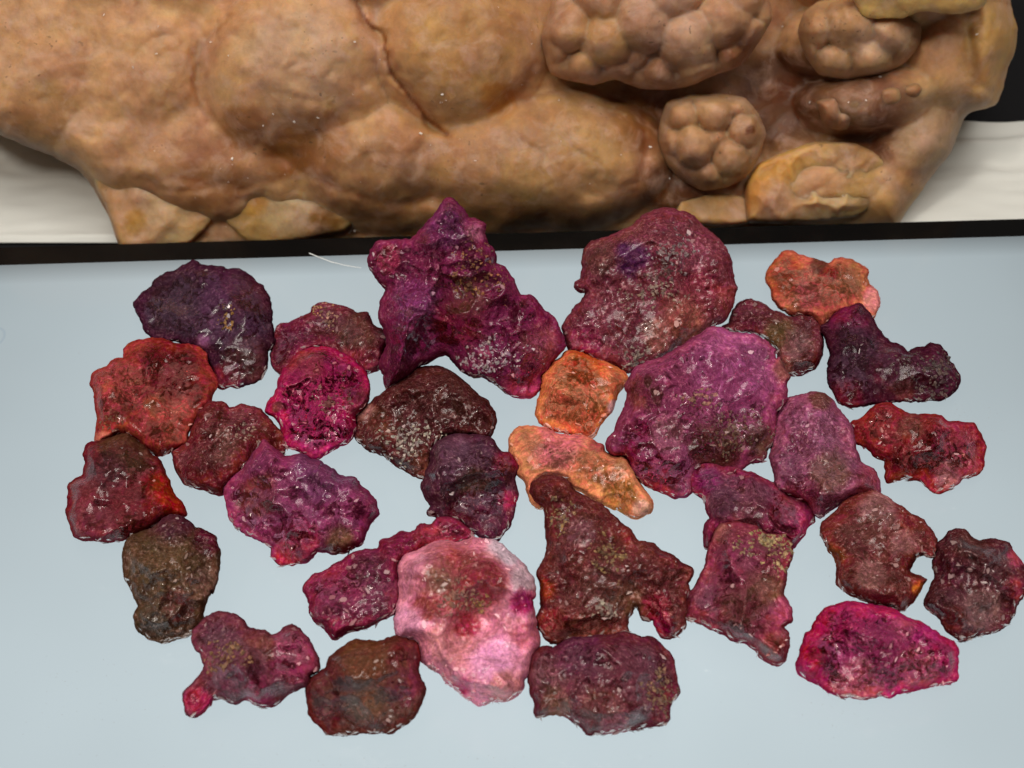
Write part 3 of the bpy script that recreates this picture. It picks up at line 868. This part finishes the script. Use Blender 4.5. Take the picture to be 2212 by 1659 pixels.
gem([('I', '320,600 330,540 400,460 460,420 530,395 640,410 720,460 760,510 830,540 900,545 950,575 1010,560 1060,515 1120,495 1180,530 1240,610 1290,700 1330,780 1345,830 1330,880 1270,920 1255,985 1190,1010 1100,1060 1000,1140 920,1165 840,1165 790,1130 730,1100 680,1130 620,1130 560,1105 490,1110 430,1170 380,1220 320,1245 270,1220 240,1150 245,1060 300,990 360,930 400,880 410,820 390,740 350,680')],
    (118, 66, 80), [(470, 1360, 50, (112, 66, 80)), (625, 1420, 62, (184, 80, 122)), (560, 1400, 40, (128, 76, 70)), (430, 1515, 34, (165, 50, 90)), (500, 1470, 40, (118, 66, 86)), (560, 1490, 40, (165, 70, 105))],
    'glassy', 'three lobed purple gem with a shiny pink end, lowest at the left', flakes=24, facet=0.16, crusts=[('ochre_crust', 488, 1425, 34, 30, (140, 102, 58))])
gem([('I', '1240,1080 1245,1000 1270,930 1340,880 1400,850 1440,770 1500,700 1580,640 1660,625 1760,640 1850,630 1950,605 2050,605 2110,620 2150,670 2160,760 2145,900 2190,970 2190,1050 2160,1120 2140,1200 2080,1270 2000,1320 1930,1370 1890,1388 1800,1375 1700,1370 1600,1380 1500,1385 1410,1385 1350,1330 1280,1230 1250,1160')],
    (100, 56, 44), [(700, 1480, 55, (92, 36, 40)), (790, 1430, 60, (112, 72, 40)), (880, 1420, 45, (128, 46, 54)), (880, 1480, 45, (128, 62, 82)), (790, 1520, 50, (128, 90, 58)), (700, 1540, 45, (98, 30, 30))],
    'smooth', 'smooth dark brown and red gem at the bottom touching the pink pearly disc', flakes=22, facet=0.1)
gem([('E', '1280,90 1380,80 1440,120 1500,110 1540,95 1600,115 1680,125 1730,170 1790,270 1850,300 1890,340 1910,400 1880,500 1800,480 1720,390 1690,440 1620,540 1540,630 1480,700 1420,750 1395,790 1390,830 1340,835 1270,800 1200,775 1130,765 1070,730 1020,660 1000,590 990,530 970,480 1080,410 1130,300 1190,180')],
    (118, 44, 50), [(480, 960, 50, (122, 80, 70)), (590, 920, 30, (120, 58, 46)), (440, 960, 32, (108, 36, 40)), (520, 900, 40, (128, 58, 70))],
    'grainy', 'maroon crumbly gem wedged between red orange, magenta and purple gems at the left', flakes=40, crusts=[('grey_crust', 532, 932, 22, 18, (172, 150, 128))])
gem([('E', '1720,380 1770,430 1830,480 1890,520 1960,510 2030,505 2100,540'), ('F', '230,555 300,600 380,660 440,690 510,700 560,750 640,830 690,890 720,980 690,1010 640,1060 610,1140 560,1220 460,1290 340,1310 220,1290 180,1330 130,1370 40,1390'), ('E', '1960,1395 1850,1390 1790,1330 1780,1260 1700,1200 1600,1150 1500,1100 1450,1030 1420,930 1405,850 1400,780 1430,730 1480,690 1540,620 1620,530 1690,430')],
    (152, 68, 112), [(700, 1010, 80, (126, 76, 120)), (560, 1070, 50, (132, 68, 62)), (640, 1170, 50, (165, 52, 84)), (770, 1110, 42, (156, 62, 116)), (735, 1165, 36, (122, 90, 64)), (530, 1000, 40, (134, 66, 104)), (620, 1200, 32, (176, 48, 74))],
    'glassy', 'blocky violet and crimson gem with a pointed corner, middle of the left cluster', flakes=36)
gem([('B', '290,1050 320,990 340,960 400,955 460,920 530,890 580,870 590,830 640,795 700,795 750,815 820,815 900,840 960,885 1040,880 1070,950 1100,990 1150,1010 1190,1060 1210,1130 1170,1200 1150,1300 1110,1340 1060,1360 1030,1370 980,1330 920,1270 820,1210 700,1160 560,1170 470,1220 400,1310 350,1385 300,1340 265,1290 270,1190')],
    (114, 46, 66), [(770, 720, 50, (104, 68, 56)), (640, 730, 45, (120, 46, 78)), (765, 790, 42, (156, 70, 84))],
    'grainy', 'maroon crusty gem with two tan grains on top, behind the vivid magenta one', flakes=34, crusts=[('tan_grain', 692, 667, 18, 14, (190, 142, 92)), ('tan_grain', 712, 692, 17, 20, (190, 148, 122))])
gem([('B', '350,1385 400,1300 470,1210 560,1160 700,1150 820,1200 920,1260 980,1320 1030,1370 1055,1440 1050,1530 1030,1600'), ('F', '615,100 580,150 530,200 530,310 500,370 440,410 380,430 330,480 270,520 210,540 150,530'), ('E', '2060,510 1960,460 1900,430 1890,350 1850,260 1800,200 1750,150 1770,80 1810,0'), ('B', '290,1500')],
    (176, 34, 94), [(665, 785, 42, (148, 66, 66)), (650, 860, 60, (190, 38, 104)), (775, 870, 32, (140, 58, 84)), (680, 950, 52, (194, 56, 120)), (600, 880, 14, (128, 66, 66))],
    'glassy', 'vivid magenta gem with a dark green speck, in front of the tan grained maroon one', flakes=30, crusts=[('green_crust', 715, 872, 30, 18, (98, 84, 62))])
gem([('B', '1050,440 1070,370 1120,310 1180,300 1260,290 1350,285 1400,300 1450,250 1500,190 1560,120 1600,60'), ('V', '955,440 965,430 980,432 1000,450 1010,473'), ('B', '1920,120 1980,160 1995,250 2040,340 2070,420 2080,480 2150,510 2180,560'), ('C', '0,620 30,690 60,735 150,735 200,790 270,870 350,930 380,1000 410,1070 430,1140 400,1190 320,1270 300,1330 240,1390 225,1490 160,1550 80,1575 0,1560'), ('B', '2120,1480 2060,1430 1980,1400 1900,1390 1800,1330 1690,1230 1640,1230 1560,1260 1500,1290 1440,1310 1380,1380 1290,1440 1200,1500 1165,1450 1175,1380 1150,1310 1160,1240 1200,1130 1190,1060 1160,1000 1145,900 1140,800 1180,740 1200,690 1170,640 1120,580 1080,520')],
    (128, 50, 92), [(970, 490, 55, (130, 66, 120)), (900, 660, 62, (142, 78, 136)), (985, 690, 60, (134, 40, 50)), (840, 560, 32, (176, 70, 96)), (1130, 700, 60, (128, 40, 84)), (1160, 745, 50, (160, 90, 100)), (900, 745, 50, (150, 66, 120)), (1130, 835, 42, (190, 80, 122)), (1025, 500, 25, (190, 130, 156)), (1010, 645, 50, (112, 72, 56))],
    'glassy', 'largest spiky purple gem, its peak rising over the black bezel', lean=1.25, T=0.75, flakes=60, facet=0.22, crusts=[('ochre_crust', 1040, 590, 50, 46, (142, 96, 42)), ('grey_striated_face', 1055, 775, 62, 26, (178, 166, 170))])
gem([('B', '1200,1500 1290,1440 1380,1390 1440,1320 1530,1295 1620,1305 1700,1340 1780,1390 1850,1460 1930,1550'), ('F', '1595,80 1640,160 1660,250 1630,330 1600,360 1500,355 1400,350 1300,355 1210,400 1150,460 1130,560 1100,690 1050,690 960,650 880,600 780,540 700,480 620,450 550,400 520,350 540,270 530,200 580,150 640,90 700,40')],
    (86, 40, 38), [(820, 920, 45, (110, 64, 48)), (905, 1000, 32, (122, 74, 58)), (980, 850, 55, (86, 46, 40)), (790, 890, 22, (160, 122, 110))],
    'grainy', 'dark brown grainy gem with a grey flank, below the largest spiky one', flakes=46, crusts=[('grey_striated_face', 885, 958, 56, 32, (176, 166, 154))])
gem([('F', '1135,480 1200,395 1300,345 1400,340 1500,345 1600,355 1640,400 1700,460 1780,500 1830,560 1855,610 1830,660 1820,740 1840,820 1820,900 1810,1000 1780,1080 1720,1160 1690,1200 1600,1180 1540,1170 1450,1110 1340,1040 1280,1030 1200,1030 1190,1000 1130,990 1110,960 1130,920 1090,850 1080,760 1100,680 1120,580')],
    (84, 48, 66), [(990, 985, 52, (112, 86, 106)), (1090, 1000, 32, (146, 36, 68)), (1020, 1040, 40, (94, 72, 56)), (1050, 1110, 50, (100, 40, 68)), (1095, 1080, 26, (176, 52, 94)), (1000, 1100, 40, (98, 32, 50))],
    'glassy', 'dark violet gem with crimson edges, left of the peach coloured one', flakes=34)
gem([('C', '410,1000 440,930 500,860 560,790 590,720 540,710 505,670 515,630 560,600 580,520 580,430 600,350 640,310 720,280 830,240 900,210 1000,140 1090,80 1170,45 1260,30 1340,40 1420,75 1500,130 1590,200 1670,280 1730,360 1770,470 1780,580 1810,670 1800,760 1770,840 1720,920 1650,980 1600,1010 1560,1040 1450,1110 1350,1160 1250,1240 1080,1300 980,1340 930,1350 850,1310 750,1290 650,1230 550,1200 470,1195 440,1130')],
    (128, 66, 80), [(1360, 560, 42, (96, 48, 112)), (1300, 560, 42, (104, 66, 60)), (1520, 625, 60, (156, 66, 82)), (1480, 690, 62, (176, 112, 90)), (1270, 730, 42, (150, 52, 90)), (1500, 550, 42, (156, 90, 110)), (1570, 650, 32, (160, 80, 80)), (1420, 725, 42, (160, 110, 94))],
    'grainy', 'big broad mauve gem with grey green crust, leaning over the bezel', lean=1.0, T=0.55, flakes=60, facet=0.13, crusts=[('grey_green_crust', 1460, 530, 34, 40, (128, 124, 122)), ('grey_green_crust', 1405, 632, 46, 34, (138, 124, 106)), ('dark_crust', 1442, 590, 34, 16, (60, 46, 36)), ('grey_green_crust', 1375, 782, 36, 30, (136, 126, 114))])
gem([('G', '520,370 510,300 560,240 620,180 700,110 760,85 850,110 940,150 1030,160 1110,220 1200,250 1210,300 1200,350 1150,410 1110,500 1060,580 1010,660 960,730 910,780 820,765 740,755 660,735 580,710 500,660 470,600 490,520 505,440')],
    (212, 126, 72), [(1260, 790, 52, (190, 90, 34)), (1200, 880, 42, (200, 122, 76)), (1250, 870, 42, (204, 130, 80)), (1325, 880, 18, (226, 206, 190))],
    'glassy', 'small squarish orange gem between the spiky and the mauve gems', flakes=44, gain=1.25, vol=(236, 176, 126), facet=0.14)
gem([('G', '250,860 260,790 300,720 370,685 450,685 540,710 640,740 740,760 830,765 900,780 960,810 1020,850 1030,890 1100,920 1190,940 1240,1010 1280,1090 1310,1150 1370,1230 1420,1300 1425,1350 1380,1390 1290,1425 1220,1410 1140,1370 1050,1340 960,1290 870,1240 780,1190 720,1115 640,1090 560,1095 500,1125 440,1165 440,1230 480,1300 525,1330 520,1360 460,1330 420,1270 400,1180 370,1120 320,1070 330,1010 260,920')],
    (222, 152, 100), [(1200, 965, 80, (234, 138, 128)), (1140, 950, 32, (212, 140, 92)), (1275, 1015, 50, (200, 130, 80)), (1340, 1070, 42, (204, 140, 70)), (1385, 1098, 22, (230, 186, 148)), (1290, 960, 20, (170, 90, 80))],
    'smooth', 'long peach and honey coloured gem below the small orange one', flakes=16, gain=1.3, vol=(240, 186, 156), facet=0.10)
gem([('G', '1040,830 1060,790 1110,730 1140,640 1180,560 1210,470 1200,400 1195,340 1230,260 1300,200'), ('C', '1080,1290 1250,1230 1350,1150 1450,1100 1560,1030 1600,1000 1680,1000 1760,1040 1860,1040 1960,1050 2060,1110 2120,1180 2170,1250'), ('D', '480,1040 500,1130 560,1230 590,1260 570,1310 555,1400 570,1440'), ('H', '290,190 220,285 195,400 185,540 130,600 120,660 60,710 0,715'), ('K', '1700,155 1630,190 1500,160 1400,140 1320,170 1300,250 1305,340 1240,380 1160,390 1090,350 1000,320 930,270 880,210 850,150'), ('G', '1190,940 1100,915 1050,880')],
    (154, 78, 116), [(1575, 785, 105, (176, 104, 156)), (1400, 965, 62, (150, 40, 84)), (1440, 935, 46, (170, 118, 136)), (1390, 850, 42, (124, 68, 66)), (1640, 950, 42, (100, 74, 58)), (1420, 1040, 50, (170, 66, 90)), (1690, 800, 32, (140, 94, 88)), (1545, 960, 60, (112, 70, 62))],
    'glassy', 'big smooth topped purple gem with an olive brown crust at its middle', lean=0.7, T=0.6, flakes=56, crusts=[('olive_crust', 1595, 930, 62, 44, (98, 76, 52)), ('ochre_crust', 1515, 862, 30, 20, (142, 106, 74))])
gem([('D', '45,850 110,820 140,720 200,660 280,630 350,650 410,690 460,730 530,750 620,780 700,760 780,770 830,830 860,920 860,1010 840,1110 790,1190 720,1220 640,1235 595,1240 560,1225 500,1125 480,1035 430,985 370,925 280,890 170,900 100,885')],
    (104, 52, 62), [(1690, 720, 42, (110, 84, 48)), (1620, 690, 32, (110, 46, 62)), (1725, 750, 42, (136, 100, 94)), (1750, 775, 22, (106, 30, 34)), (1690, 790, 32, (160, 100, 84))],
    'grainy', 'dark maroon sparkling gem tucked between purple and terracotta gems at the right', flakes=50)
gem([('D', '410,420 430,360 500,290 560,240 610,240 670,270 760,300 850,340 920,345 960,310 1020,295 1100,310 1170,345 1220,380 1215,470 1240,520 1280,560 1305,620 1295,700 1265,775 1230,745 1200,705 1150,680 1080,695 1000,725 930,795 880,855 850,860 830,835 780,775 700,765 620,770 560,735 500,690 450,630 435,550 410,490')],
    (194, 112, 82), [(1690, 600, 52, (176, 92, 56)), (1740, 640, 42, (186, 106, 96)), (1835, 600, 42, (172, 112, 70)), (1770, 572, 26, (104, 64, 46)), (1885, 645, 28, (216, 158, 144)), (1795, 590, 18, (150, 60, 44)), (1700, 660, 32, (186, 116, 80))],
    'smooth', 'two humped terracotta gem, farthest back at the right', flakes=16, gain=1.15, vol=(226, 160, 128), facet=0.13)
gem([('D', '850,860 900,830 950,760 1020,715 1080,690 1150,675 1210,710 1250,780 1300,850 1340,920 1400,970 1470,995 1550,1055 1590,1030 1670,1015 1730,995 1800,1010 1850,1060 1890,1130 1940,1200 1960,1270 1940,1340 1880,1400 1800,1445 1700,1450 1600,1440 1500,1440 1350,1460 1250,1480 1150,1495 1050,1490 990,1470 950,1390 900,1270 890,1200 910,1100 905,1000 880,940 850,900')],
    (74, 32, 52), [(1830, 690, 42, (124, 40, 78)), (1840, 780, 75, (64, 32, 50)), (1830, 855, 42, (108, 32, 50)), (1950, 840, 32, (98, 56, 56)), (1920, 790, 42, (86, 32, 54))],
    'smooth', 'dark plum gem with a round brown knob pointing right', flakes=12, facet=0.10, crusts=[('brown_knob', 2015, 808, 58, 58, (86, 68, 60))])
gem([('H', '165,650 180,560 190,400 220,280 290,195 380,155 500,145 600,150 660,200 710,270 760,350 810,410 830,500 840,590 870,660 900,715 960,740 1010,790 1040,870 1045,950 1000,960 900,965 800,995 720,1045 640,1095 560,1150 510,1130 500,1085 430,1025 330,985 250,945 200,905 185,800')],
    (160, 98, 130), [(1760, 925, 52, (176, 118, 154)), (1790, 1015, 50, (140, 106, 90)), (1735, 1075, 42, (150, 58, 88)), (1870, 1040, 32, (160, 84, 104)), (1770, 865, 26, (110, 74, 62)), (1720, 965, 42, (140, 80, 110))],
    'grainy', 'greyish lilac oblong gem touching the right flank of the smooth topped purple one', flakes=26, facet=0.13)
gem([('H', '820,440 810,390 880,350 950,300 1010,250 1070,225 1130,230 1190,270 1280,310 1360,325 1440,320 1540,330 1600,365 1700,375 1800,400 1840,450 1870,530 1895,620 1890,700 1860,770 1820,810 1720,830 1680,880 1580,930 1480,950 1430,925 1380,860 1310,840 1240,830 1180,850 1110,875 1090,850 1095,770 1090,690 1030,680 970,620 900,570 835,540')],
    (150, 44, 48), [(1880, 920, 32, (172, 52, 42)), (1965, 930, 42, (124, 72, 58)), (2060, 950, 52, (165, 58, 84)), (1970, 990, 52, (130, 28, 30)), (2050, 1025, 36, (198, 140, 144)), (1950, 1025, 20, (160, 60, 44)), (2090, 1000, 32, (176, 76, 90))],
    'glassy', 'long crimson gem at the right below the knobbed plum one', flakes=34)
gem([('K', '1300,340 1295,250 1315,165 1400,135 1500,155 1630,190 1720,205 1800,240 1880,290 1910,320 2000,370 2080,400 2160,470 2175,560 2120,610 2090,680 2030,745 2010,720 1960,680 1850,660 1750,610 1650,580 1560,580 1495,600 1475,630 1445,695 1420,750 1390,730 1395,650 1400,580 1430,540 1410,480 1390,410 1350,370')],
    (134, 50, 82), [(1530, 1040, 32, (150, 46, 112)), (1620, 1085, 52, (120, 74, 84)), (1720, 1130, 42, (176, 58, 110)), (1690, 1100, 32, (144, 46, 56)), (1560, 1090, 40, (104, 68, 84))],
    'glassy', 'magenta and grey gem directly behind the squarish one with a greenish corner', flakes=34)
gem([('K', '1400,850 1420,745 1450,680 1490,595 1560,570 1650,575 1750,600 1850,650 1960,670 2010,715 2020,800 2000,860 1970,920 1975,1010 1960,1080 1990,1150 2015,1210 2015,1270 1950,1320 1985,1350 2000,1400 1985,1480 1970,1560 1920,1590 1860,1580 1790,1545 1750,1490 1650,1430 1550,1390 1480,1350 1390,1310 1330,1280 1260,1260 1260,1180 1270,1090 1310,1040 1370,950')],
    (144, 66, 84), [(1590, 1210, 55, (146, 68, 100)), (1650, 1275, 50, (136, 96, 70)), (1600, 1315, 50, (130, 84, 74)), (1690, 1320, 32, (180, 94, 126)), (1670, 1395, 32, (200, 106, 90)), (1520, 1290, 32, (136, 78, 100)), (1560, 1150, 30, (150, 100, 90))],
    'glassy', 'squarish mauve gem with a greenish yellow upper corner', T=0.6, flakes=40, crusts=[('greenish_crust', 1665, 1172, 58, 26, (160, 144, 92)), ('greenish_crust', 1690, 1210, 20, 22, (168, 150, 104))])
gem([('H', '565,1270 580,1200 640,1140 700,1080 780,1000 880,965 1000,950 1060,975 1150,1020 1230,1070 1300,1120 1380,1160 1410,1210 1460,1270 1500,1350 1510,1400 1490,1460 1470,1480 1400,1450 1340,1470 1300,1540 1290,1590 1340,1620 1400,1650'), ('L', '1415,275 1380,340 1320,430 1270,505 1200,515 1150,500 1050,470 960,460 880,420 800,390 740,350 700,300 690,230 710,170 690,110 650,50'), ('H', '600,1360')],
    (122, 54, 48), [(1900, 1110, 52, (160, 126, 120)), (1870, 1165, 52, (104, 52, 46)), (1950, 1180, 42, (150, 110, 104)), (1950, 1260, 42, (120, 58, 48)), (1985, 1272, 20, (196, 106, 40)), (1805, 1200, 28, (140, 74, 38)), (1880, 1245, 42, (164, 124, 114)), (1960, 1222, 32, (104, 36, 32))],
    'grainy', 'brownish red gem with coarse glittering steps and a notch on its right side', flakes=80, facet=0.16)
gem([('H', '1500,1360 1540,1330 1590,1270 1660,1245 1720,1255 1770,1310 1850,1345 1930,1335 2010,1340 2080,1370 2120,1430 2180,1490'), ('L', '2225,170 2235,260 2220,350 2190,420 2150,480 2130,550 2080,630 2000,690 1920,715 1800,730 1700,760 1620,720 1570,670 1540,600 1470,530 1410,470 1440,390 1480,300 1500,200 1480,120'), ('H', '1510,1420')],
    (90, 46, 52), [(2195, 1205, 26, (176, 80, 104)), (2090, 1180, 42, (84, 48, 44)), (2120, 1315, 52, (130, 104, 98)), (2060, 1335, 32, (120, 58, 52)), (2060, 1235, 42, (94, 38, 54)), (2190, 1270, 26, (160, 64, 84))],
    'grainy', 'dark burgundy gem cut by the right border of the picture', flakes=46)
gem([('L', '360,960 400,880 430,800 440,720 490,680 510,620 580,540 650,480 740,455 850,465 960,475 1080,490 1180,530 1270,580 1370,630 1480,690 1580,740 1650,790 1680,830 1665,920 1660,1010 1655,1080 1560,1110 1450,1150 1350,1165 1270,1185 1180,1180 1120,1220 1040,1205 980,1220 920,1240 820,1225 690,1215 620,1170 560,1130 480,1090 400,1040 365,1000')],
    (196, 46, 114), [(1800, 1400, 52, (176, 62, 120)), (1900, 1400, 62, (160, 68, 110)), (1860, 1440, 28, (194, 142, 146)), (1990, 1380, 42, (196, 56, 136)), (1780, 1350, 52, (182, 34, 88)), (1980, 1445, 52, (194, 96, 116)), (1850, 1485, 60, (184, 98, 114)), (1760, 1412, 32, (190, 24, 72)), (1950, 1360, 32, (188, 98, 130))],
    'glassy', 'vivid fuchsia oblong gem lying alone at the lower right', flakes=50)
gem([('K', '140,340 150,285 210,245 280,225 350,235 400,280 460,340 540,390 620,430 720,520 800,600 870,660 915,705 1000,715 1060,760 1130,800 1200,840 1250,870 1290,920 1285,970 1260,1010 1270,1070 1250,1140 1255,1220 1240,1310 1190,1370 1120,1405 1070,1395 1040,1330 1010,1270 950,1260 930,1210 900,1170 870,1190 865,1230 840,1260 835,1320 850,1375 800,1360 700,1385 560,1405 450,1410 380,1420 340,1440 280,1440 230,1400 190,1330 175,1240 210,1180 215,1100 215,1010 190,950 210,870 245,780 250,680 245,560 235,460 170,400')],
    (114, 54, 50), [(1190, 1060, 32, (106, 48, 48)), (1260, 1150, 45, (126, 90, 94)), (1370, 1150, 32, (130, 48, 42)), (1350, 1285, 52, (120, 84, 58)), (1420, 1310, 32, (176, 36, 68)), (1430, 1352, 32, (200, 34, 94)), (1175, 1275, 32, (165, 62, 32)), (1190, 1350, 42, (150, 52, 42)), (1280, 1360, 50, (140, 80, 58)), (1300, 1255, 52, (122, 80, 72)), (1450, 1210, 32, (120, 52, 56))],
    'grainy', 'large triangular brown gem with a crimson toe, in front of the peach one', lean=0.6, T=0.6, flakes=60, crusts=[('yellow_crust', 1208, 1120, 22, 30, (140, 114, 72)), ('yellow_crust', 1310, 1200, 30, 34, (138, 112, 68)), ('grey_crust', 1300, 1318, 32, 16, (166, 152, 140))])
gem([('J', '160,830 165,700 175,600 195,530 190,420 180,330 190,270 250,220 370,160 520,100 680,100 800,70 880,70 960,105 1010,130 1080,190 1150,240 1220,310 1270,390 1300,470 1295,540 1260,570 1290,680 1310,790 1330,880 1325,960 1270,1030 1255,1110 1240,1180 1195,1220 1190,1290 1130,1350 1060,1390 980,1395 900,1420 830,1440 780,1390 690,1340 600,1260 540,1190 470,1130 420,1095 370,1060 365,980 355,920 295,885 200,880')],
    (214, 158, 176), [(1095, 1185, 46, (236, 228, 234)), (1135, 1245, 42, (234, 218, 222)), (1000, 1265, 95, (140, 66, 66)), (1040, 1255, 52, (132, 46, 54)), (945, 1250, 42, (122, 84, 70)), (920, 1310, 32, (140, 70, 70)), (1130, 1300, 32, (180, 54, 126)), (880, 1345, 46, (222, 172, 198)), (970, 1385, 60, (208, 160, 160)), (1065, 1430, 62, (214, 174, 208)), (1010, 1352, 28, (165, 54, 72)), (1090, 1485, 42, (212, 160, 160)), (1000, 1485, 20, (176, 50, 106)), (1140, 1370, 32, (190, 120, 140))],
    'pearly', 'pale pink pearly disc shaped gem with a brown centre', T=0.6, flakes=120, facet=0.16, gain=1.4, vol=(236, 196, 206), planes=0, crusts=[('brown_crust', 985, 1290, 42, 34, (132, 100, 82)), ('yellow_crust', 1040, 1302, 18, 16, (146, 122, 62))])
gem([('I', '1220,230 1230,180 1290,110 1400,50 1480,10'), ('F', '480,1310 560,1280 700,1260 740,1210 810,1190 880,1130 960,1140 1010,1120 1060,1070 1150,1070 1200,1030 1280,1030 1340,1045 1440,1115 1490,1165'), ('J', '680,105 520,105 370,165 250,225 195,270 185,330 195,420 200,530 170,620 155,690 100,710 20,740'), ('I', '1780,480 1720,530 1640,540 1560,560 1500,590 1450,600 1390,550 1320,480 1280,420 1275,330')],
    (140, 46, 82), [(930, 1170, 52, (180, 74, 94)), (800, 1240, 50, (120, 58, 84)), (700, 1260, 42, (156, 58, 94)), (830, 1285, 42, (126, 62, 84))],
    'glassy', 'knobbly raspberry red finger of gem left of the pearly disc', flakes=60, facet=0.1)
gem([('J', '1240,1180 1255,1100 1270,1030 1330,965 1390,960 1440,975'), ('K', '340,1445 380,1415 450,1405 560,1400 700,1380 800,1355 870,1365 930,1395 1010,1400 1080,1440 1130,1500 1160,1560 1165,1620'), ('V', '1462,1470 1466,1495 1450,1515 1445,1545 1438,1562 1400,1572 1340,1578 1275,1588 1262,1583'), ('J', '1640,1590 1560,1530 1450,1500 1360,1510 1300,1525 1280,1470 1290,1400 1245,1300')],
    (110, 52, 64), [(1250, 1410, 62, (104, 52, 80)), (1380, 1420, 52, (110, 58, 74)), (1300, 1525, 52, (132, 80, 68)), (1180, 1460, 42, (126, 86, 90)), (1330, 1570, 40, (160, 100, 110)), (1200, 1520, 42, (136, 100, 78))],
    'glassy', 'dark mauve gem with white flecks at the bottom, right of the pearly disc', flakes=60, crusts=[('olive_crust', 1430, 1500, 32, 40, (128, 100, 70))])

for i, (P, base, spots, kind, label, lean, T, flakes, crusts, kw) in enumerate(GEMS):
    seed = 101 + i * 37
    P = np.array(P)
    ymin, ymax = P[:, 1].min(), P[:, 1].max()
    hpx = (ymax - ymin) * PXCM
    zf = lambda X, Y, a=ymin, b=ymax, h=hpx, l=lean: 0.06 + l * h * 0.62 * np.clip((b - Y) / (b - a), 0, 1)
    Tc = T * 0.8 * math.sqrt(max(0.3, hpx))
    args = dict(facet=0.36, grain=0.05 if kind == 'grainy' else 0.022, flam=96, glam=14, gpatch=0.2 if kind == 'grainy' else 0.05, lumpy=0.5, under=0.35)
    if kind == 'smooth': args.update(grain=0.02, gpatch=-0.02)
    kw = dict(kw); vol = kw.pop('vol', None)
    args.update(kw)
    if 'facet' in kw: args['facet'] = kw['facet'] * 1.7
    me, info = lump('rough_gem', P, seed, zf, Tc, colors=base, spots=spots, grow=3.0, kw_gem=True, **args)
    o = link('rough_gem', me, gem_material('crystal', vol or base, *GEM[kind]))
    org = recenter(me, o)
    tag(o, label, 'gemstone', 'rough gems spread out on the lit screen')
    if flakes: add_flakes(o, org, info, seed, int(flakes * 0.4))
    add_rim_chips(o, org, info, seed, 10 + flakes // 2)
    for j, (nm, x, y, rx, ry, rgb) in enumerate(crusts):
        add_crust(o, org, info, seed + j * 5, nm, x, y, rx * 1.25, ry * 1.25, rgb)

# ------------------------------------------------------------------ a white fibre lying over the bezel
def build_fibre():
    px = [(668, 547), (690, 556), (716, 566), (745, 573), (780, 579)]
    pts = [on_plane(np.array([float(x)]), np.array([float(y)]), np.array([0.03 if i else 0.10]))[0] for i, (x, y) in enumerate(px)]
    vs, fs = [], []
    for i, p in enumerate(pts):
        r = 0.0065 * (1 - 0.12 * i)
        for a in range(6):
            vs.append((p[0], p[1] + r * math.cos(a * math.pi / 3), p[2] + r * math.sin(a * math.pi / 3)))
    for i in range(len(pts) - 1):
        for a in range(6):
            b = (a + 1) % 6
            fs.append((i * 6 + a, i * 6 + b, i * 6 + 6 + b, i * 6 + 6 + a))
    o = link('white_fibre', make_mesh('white_fibre', vs, fs), plain('fibre_white', (0.8, 0.82, 0.8), 0.5).m)
    tag(o, 'fine white fibre lying across the black bezel', 'fibre')
build_fibre()

# ------------------------------------------------------------------ dust on the glass
def build_dust():
    rng = np.random.RandomState(77)
    vs, fs = [], []
    spots = [(1790, 1530, 60, 90), (2090, 905, 60, 40), (900, 1640, 500, 25), (1500, 1350, 700, 260), (200, 1500, 150, 120), (1150, 700, 700, 110)]
    for (cx, cy, sx, sy) in spots:
        for _ in range(70):
            x, y = rng.normal(cx, sx * 0.6), rng.normal(cy, sy * 0.6)
            if y < 600 or y > 1800: continue
            p = on_plane(np.array([x]), np.array([y]), np.array([0.0]))[0]
            r = rng.uniform(0.0015, 0.0045); i0 = len(vs)
            a0 = rng.uniform(0, 6.3)
            for k in range(3):
                a = a0 + k * 2.1 + rng.uniform(-0.3, 0.3)
                vs.append((p[0] + r * math.cos(a), p[1] + r * math.sin(a), -0.0045))
            vs.append((p[0], p[1], -0.0045 + r * 0.8))
            fs += [(i0, i0 + 1, i0 + 3), (i0 + 1, i0 + 2, i0 + 3), (i0 + 2, i0, i0 + 3)]
    o = link('dust', make_mesh('dust', vs, fs, smooth_shade=False), plain('grey_dust', (0.35, 0.33, 0.31), 0.9).m)
    tag(o, 'fine grey dust specks scattered over the lit screen', 'dust', kind='stuff')
build_dust()
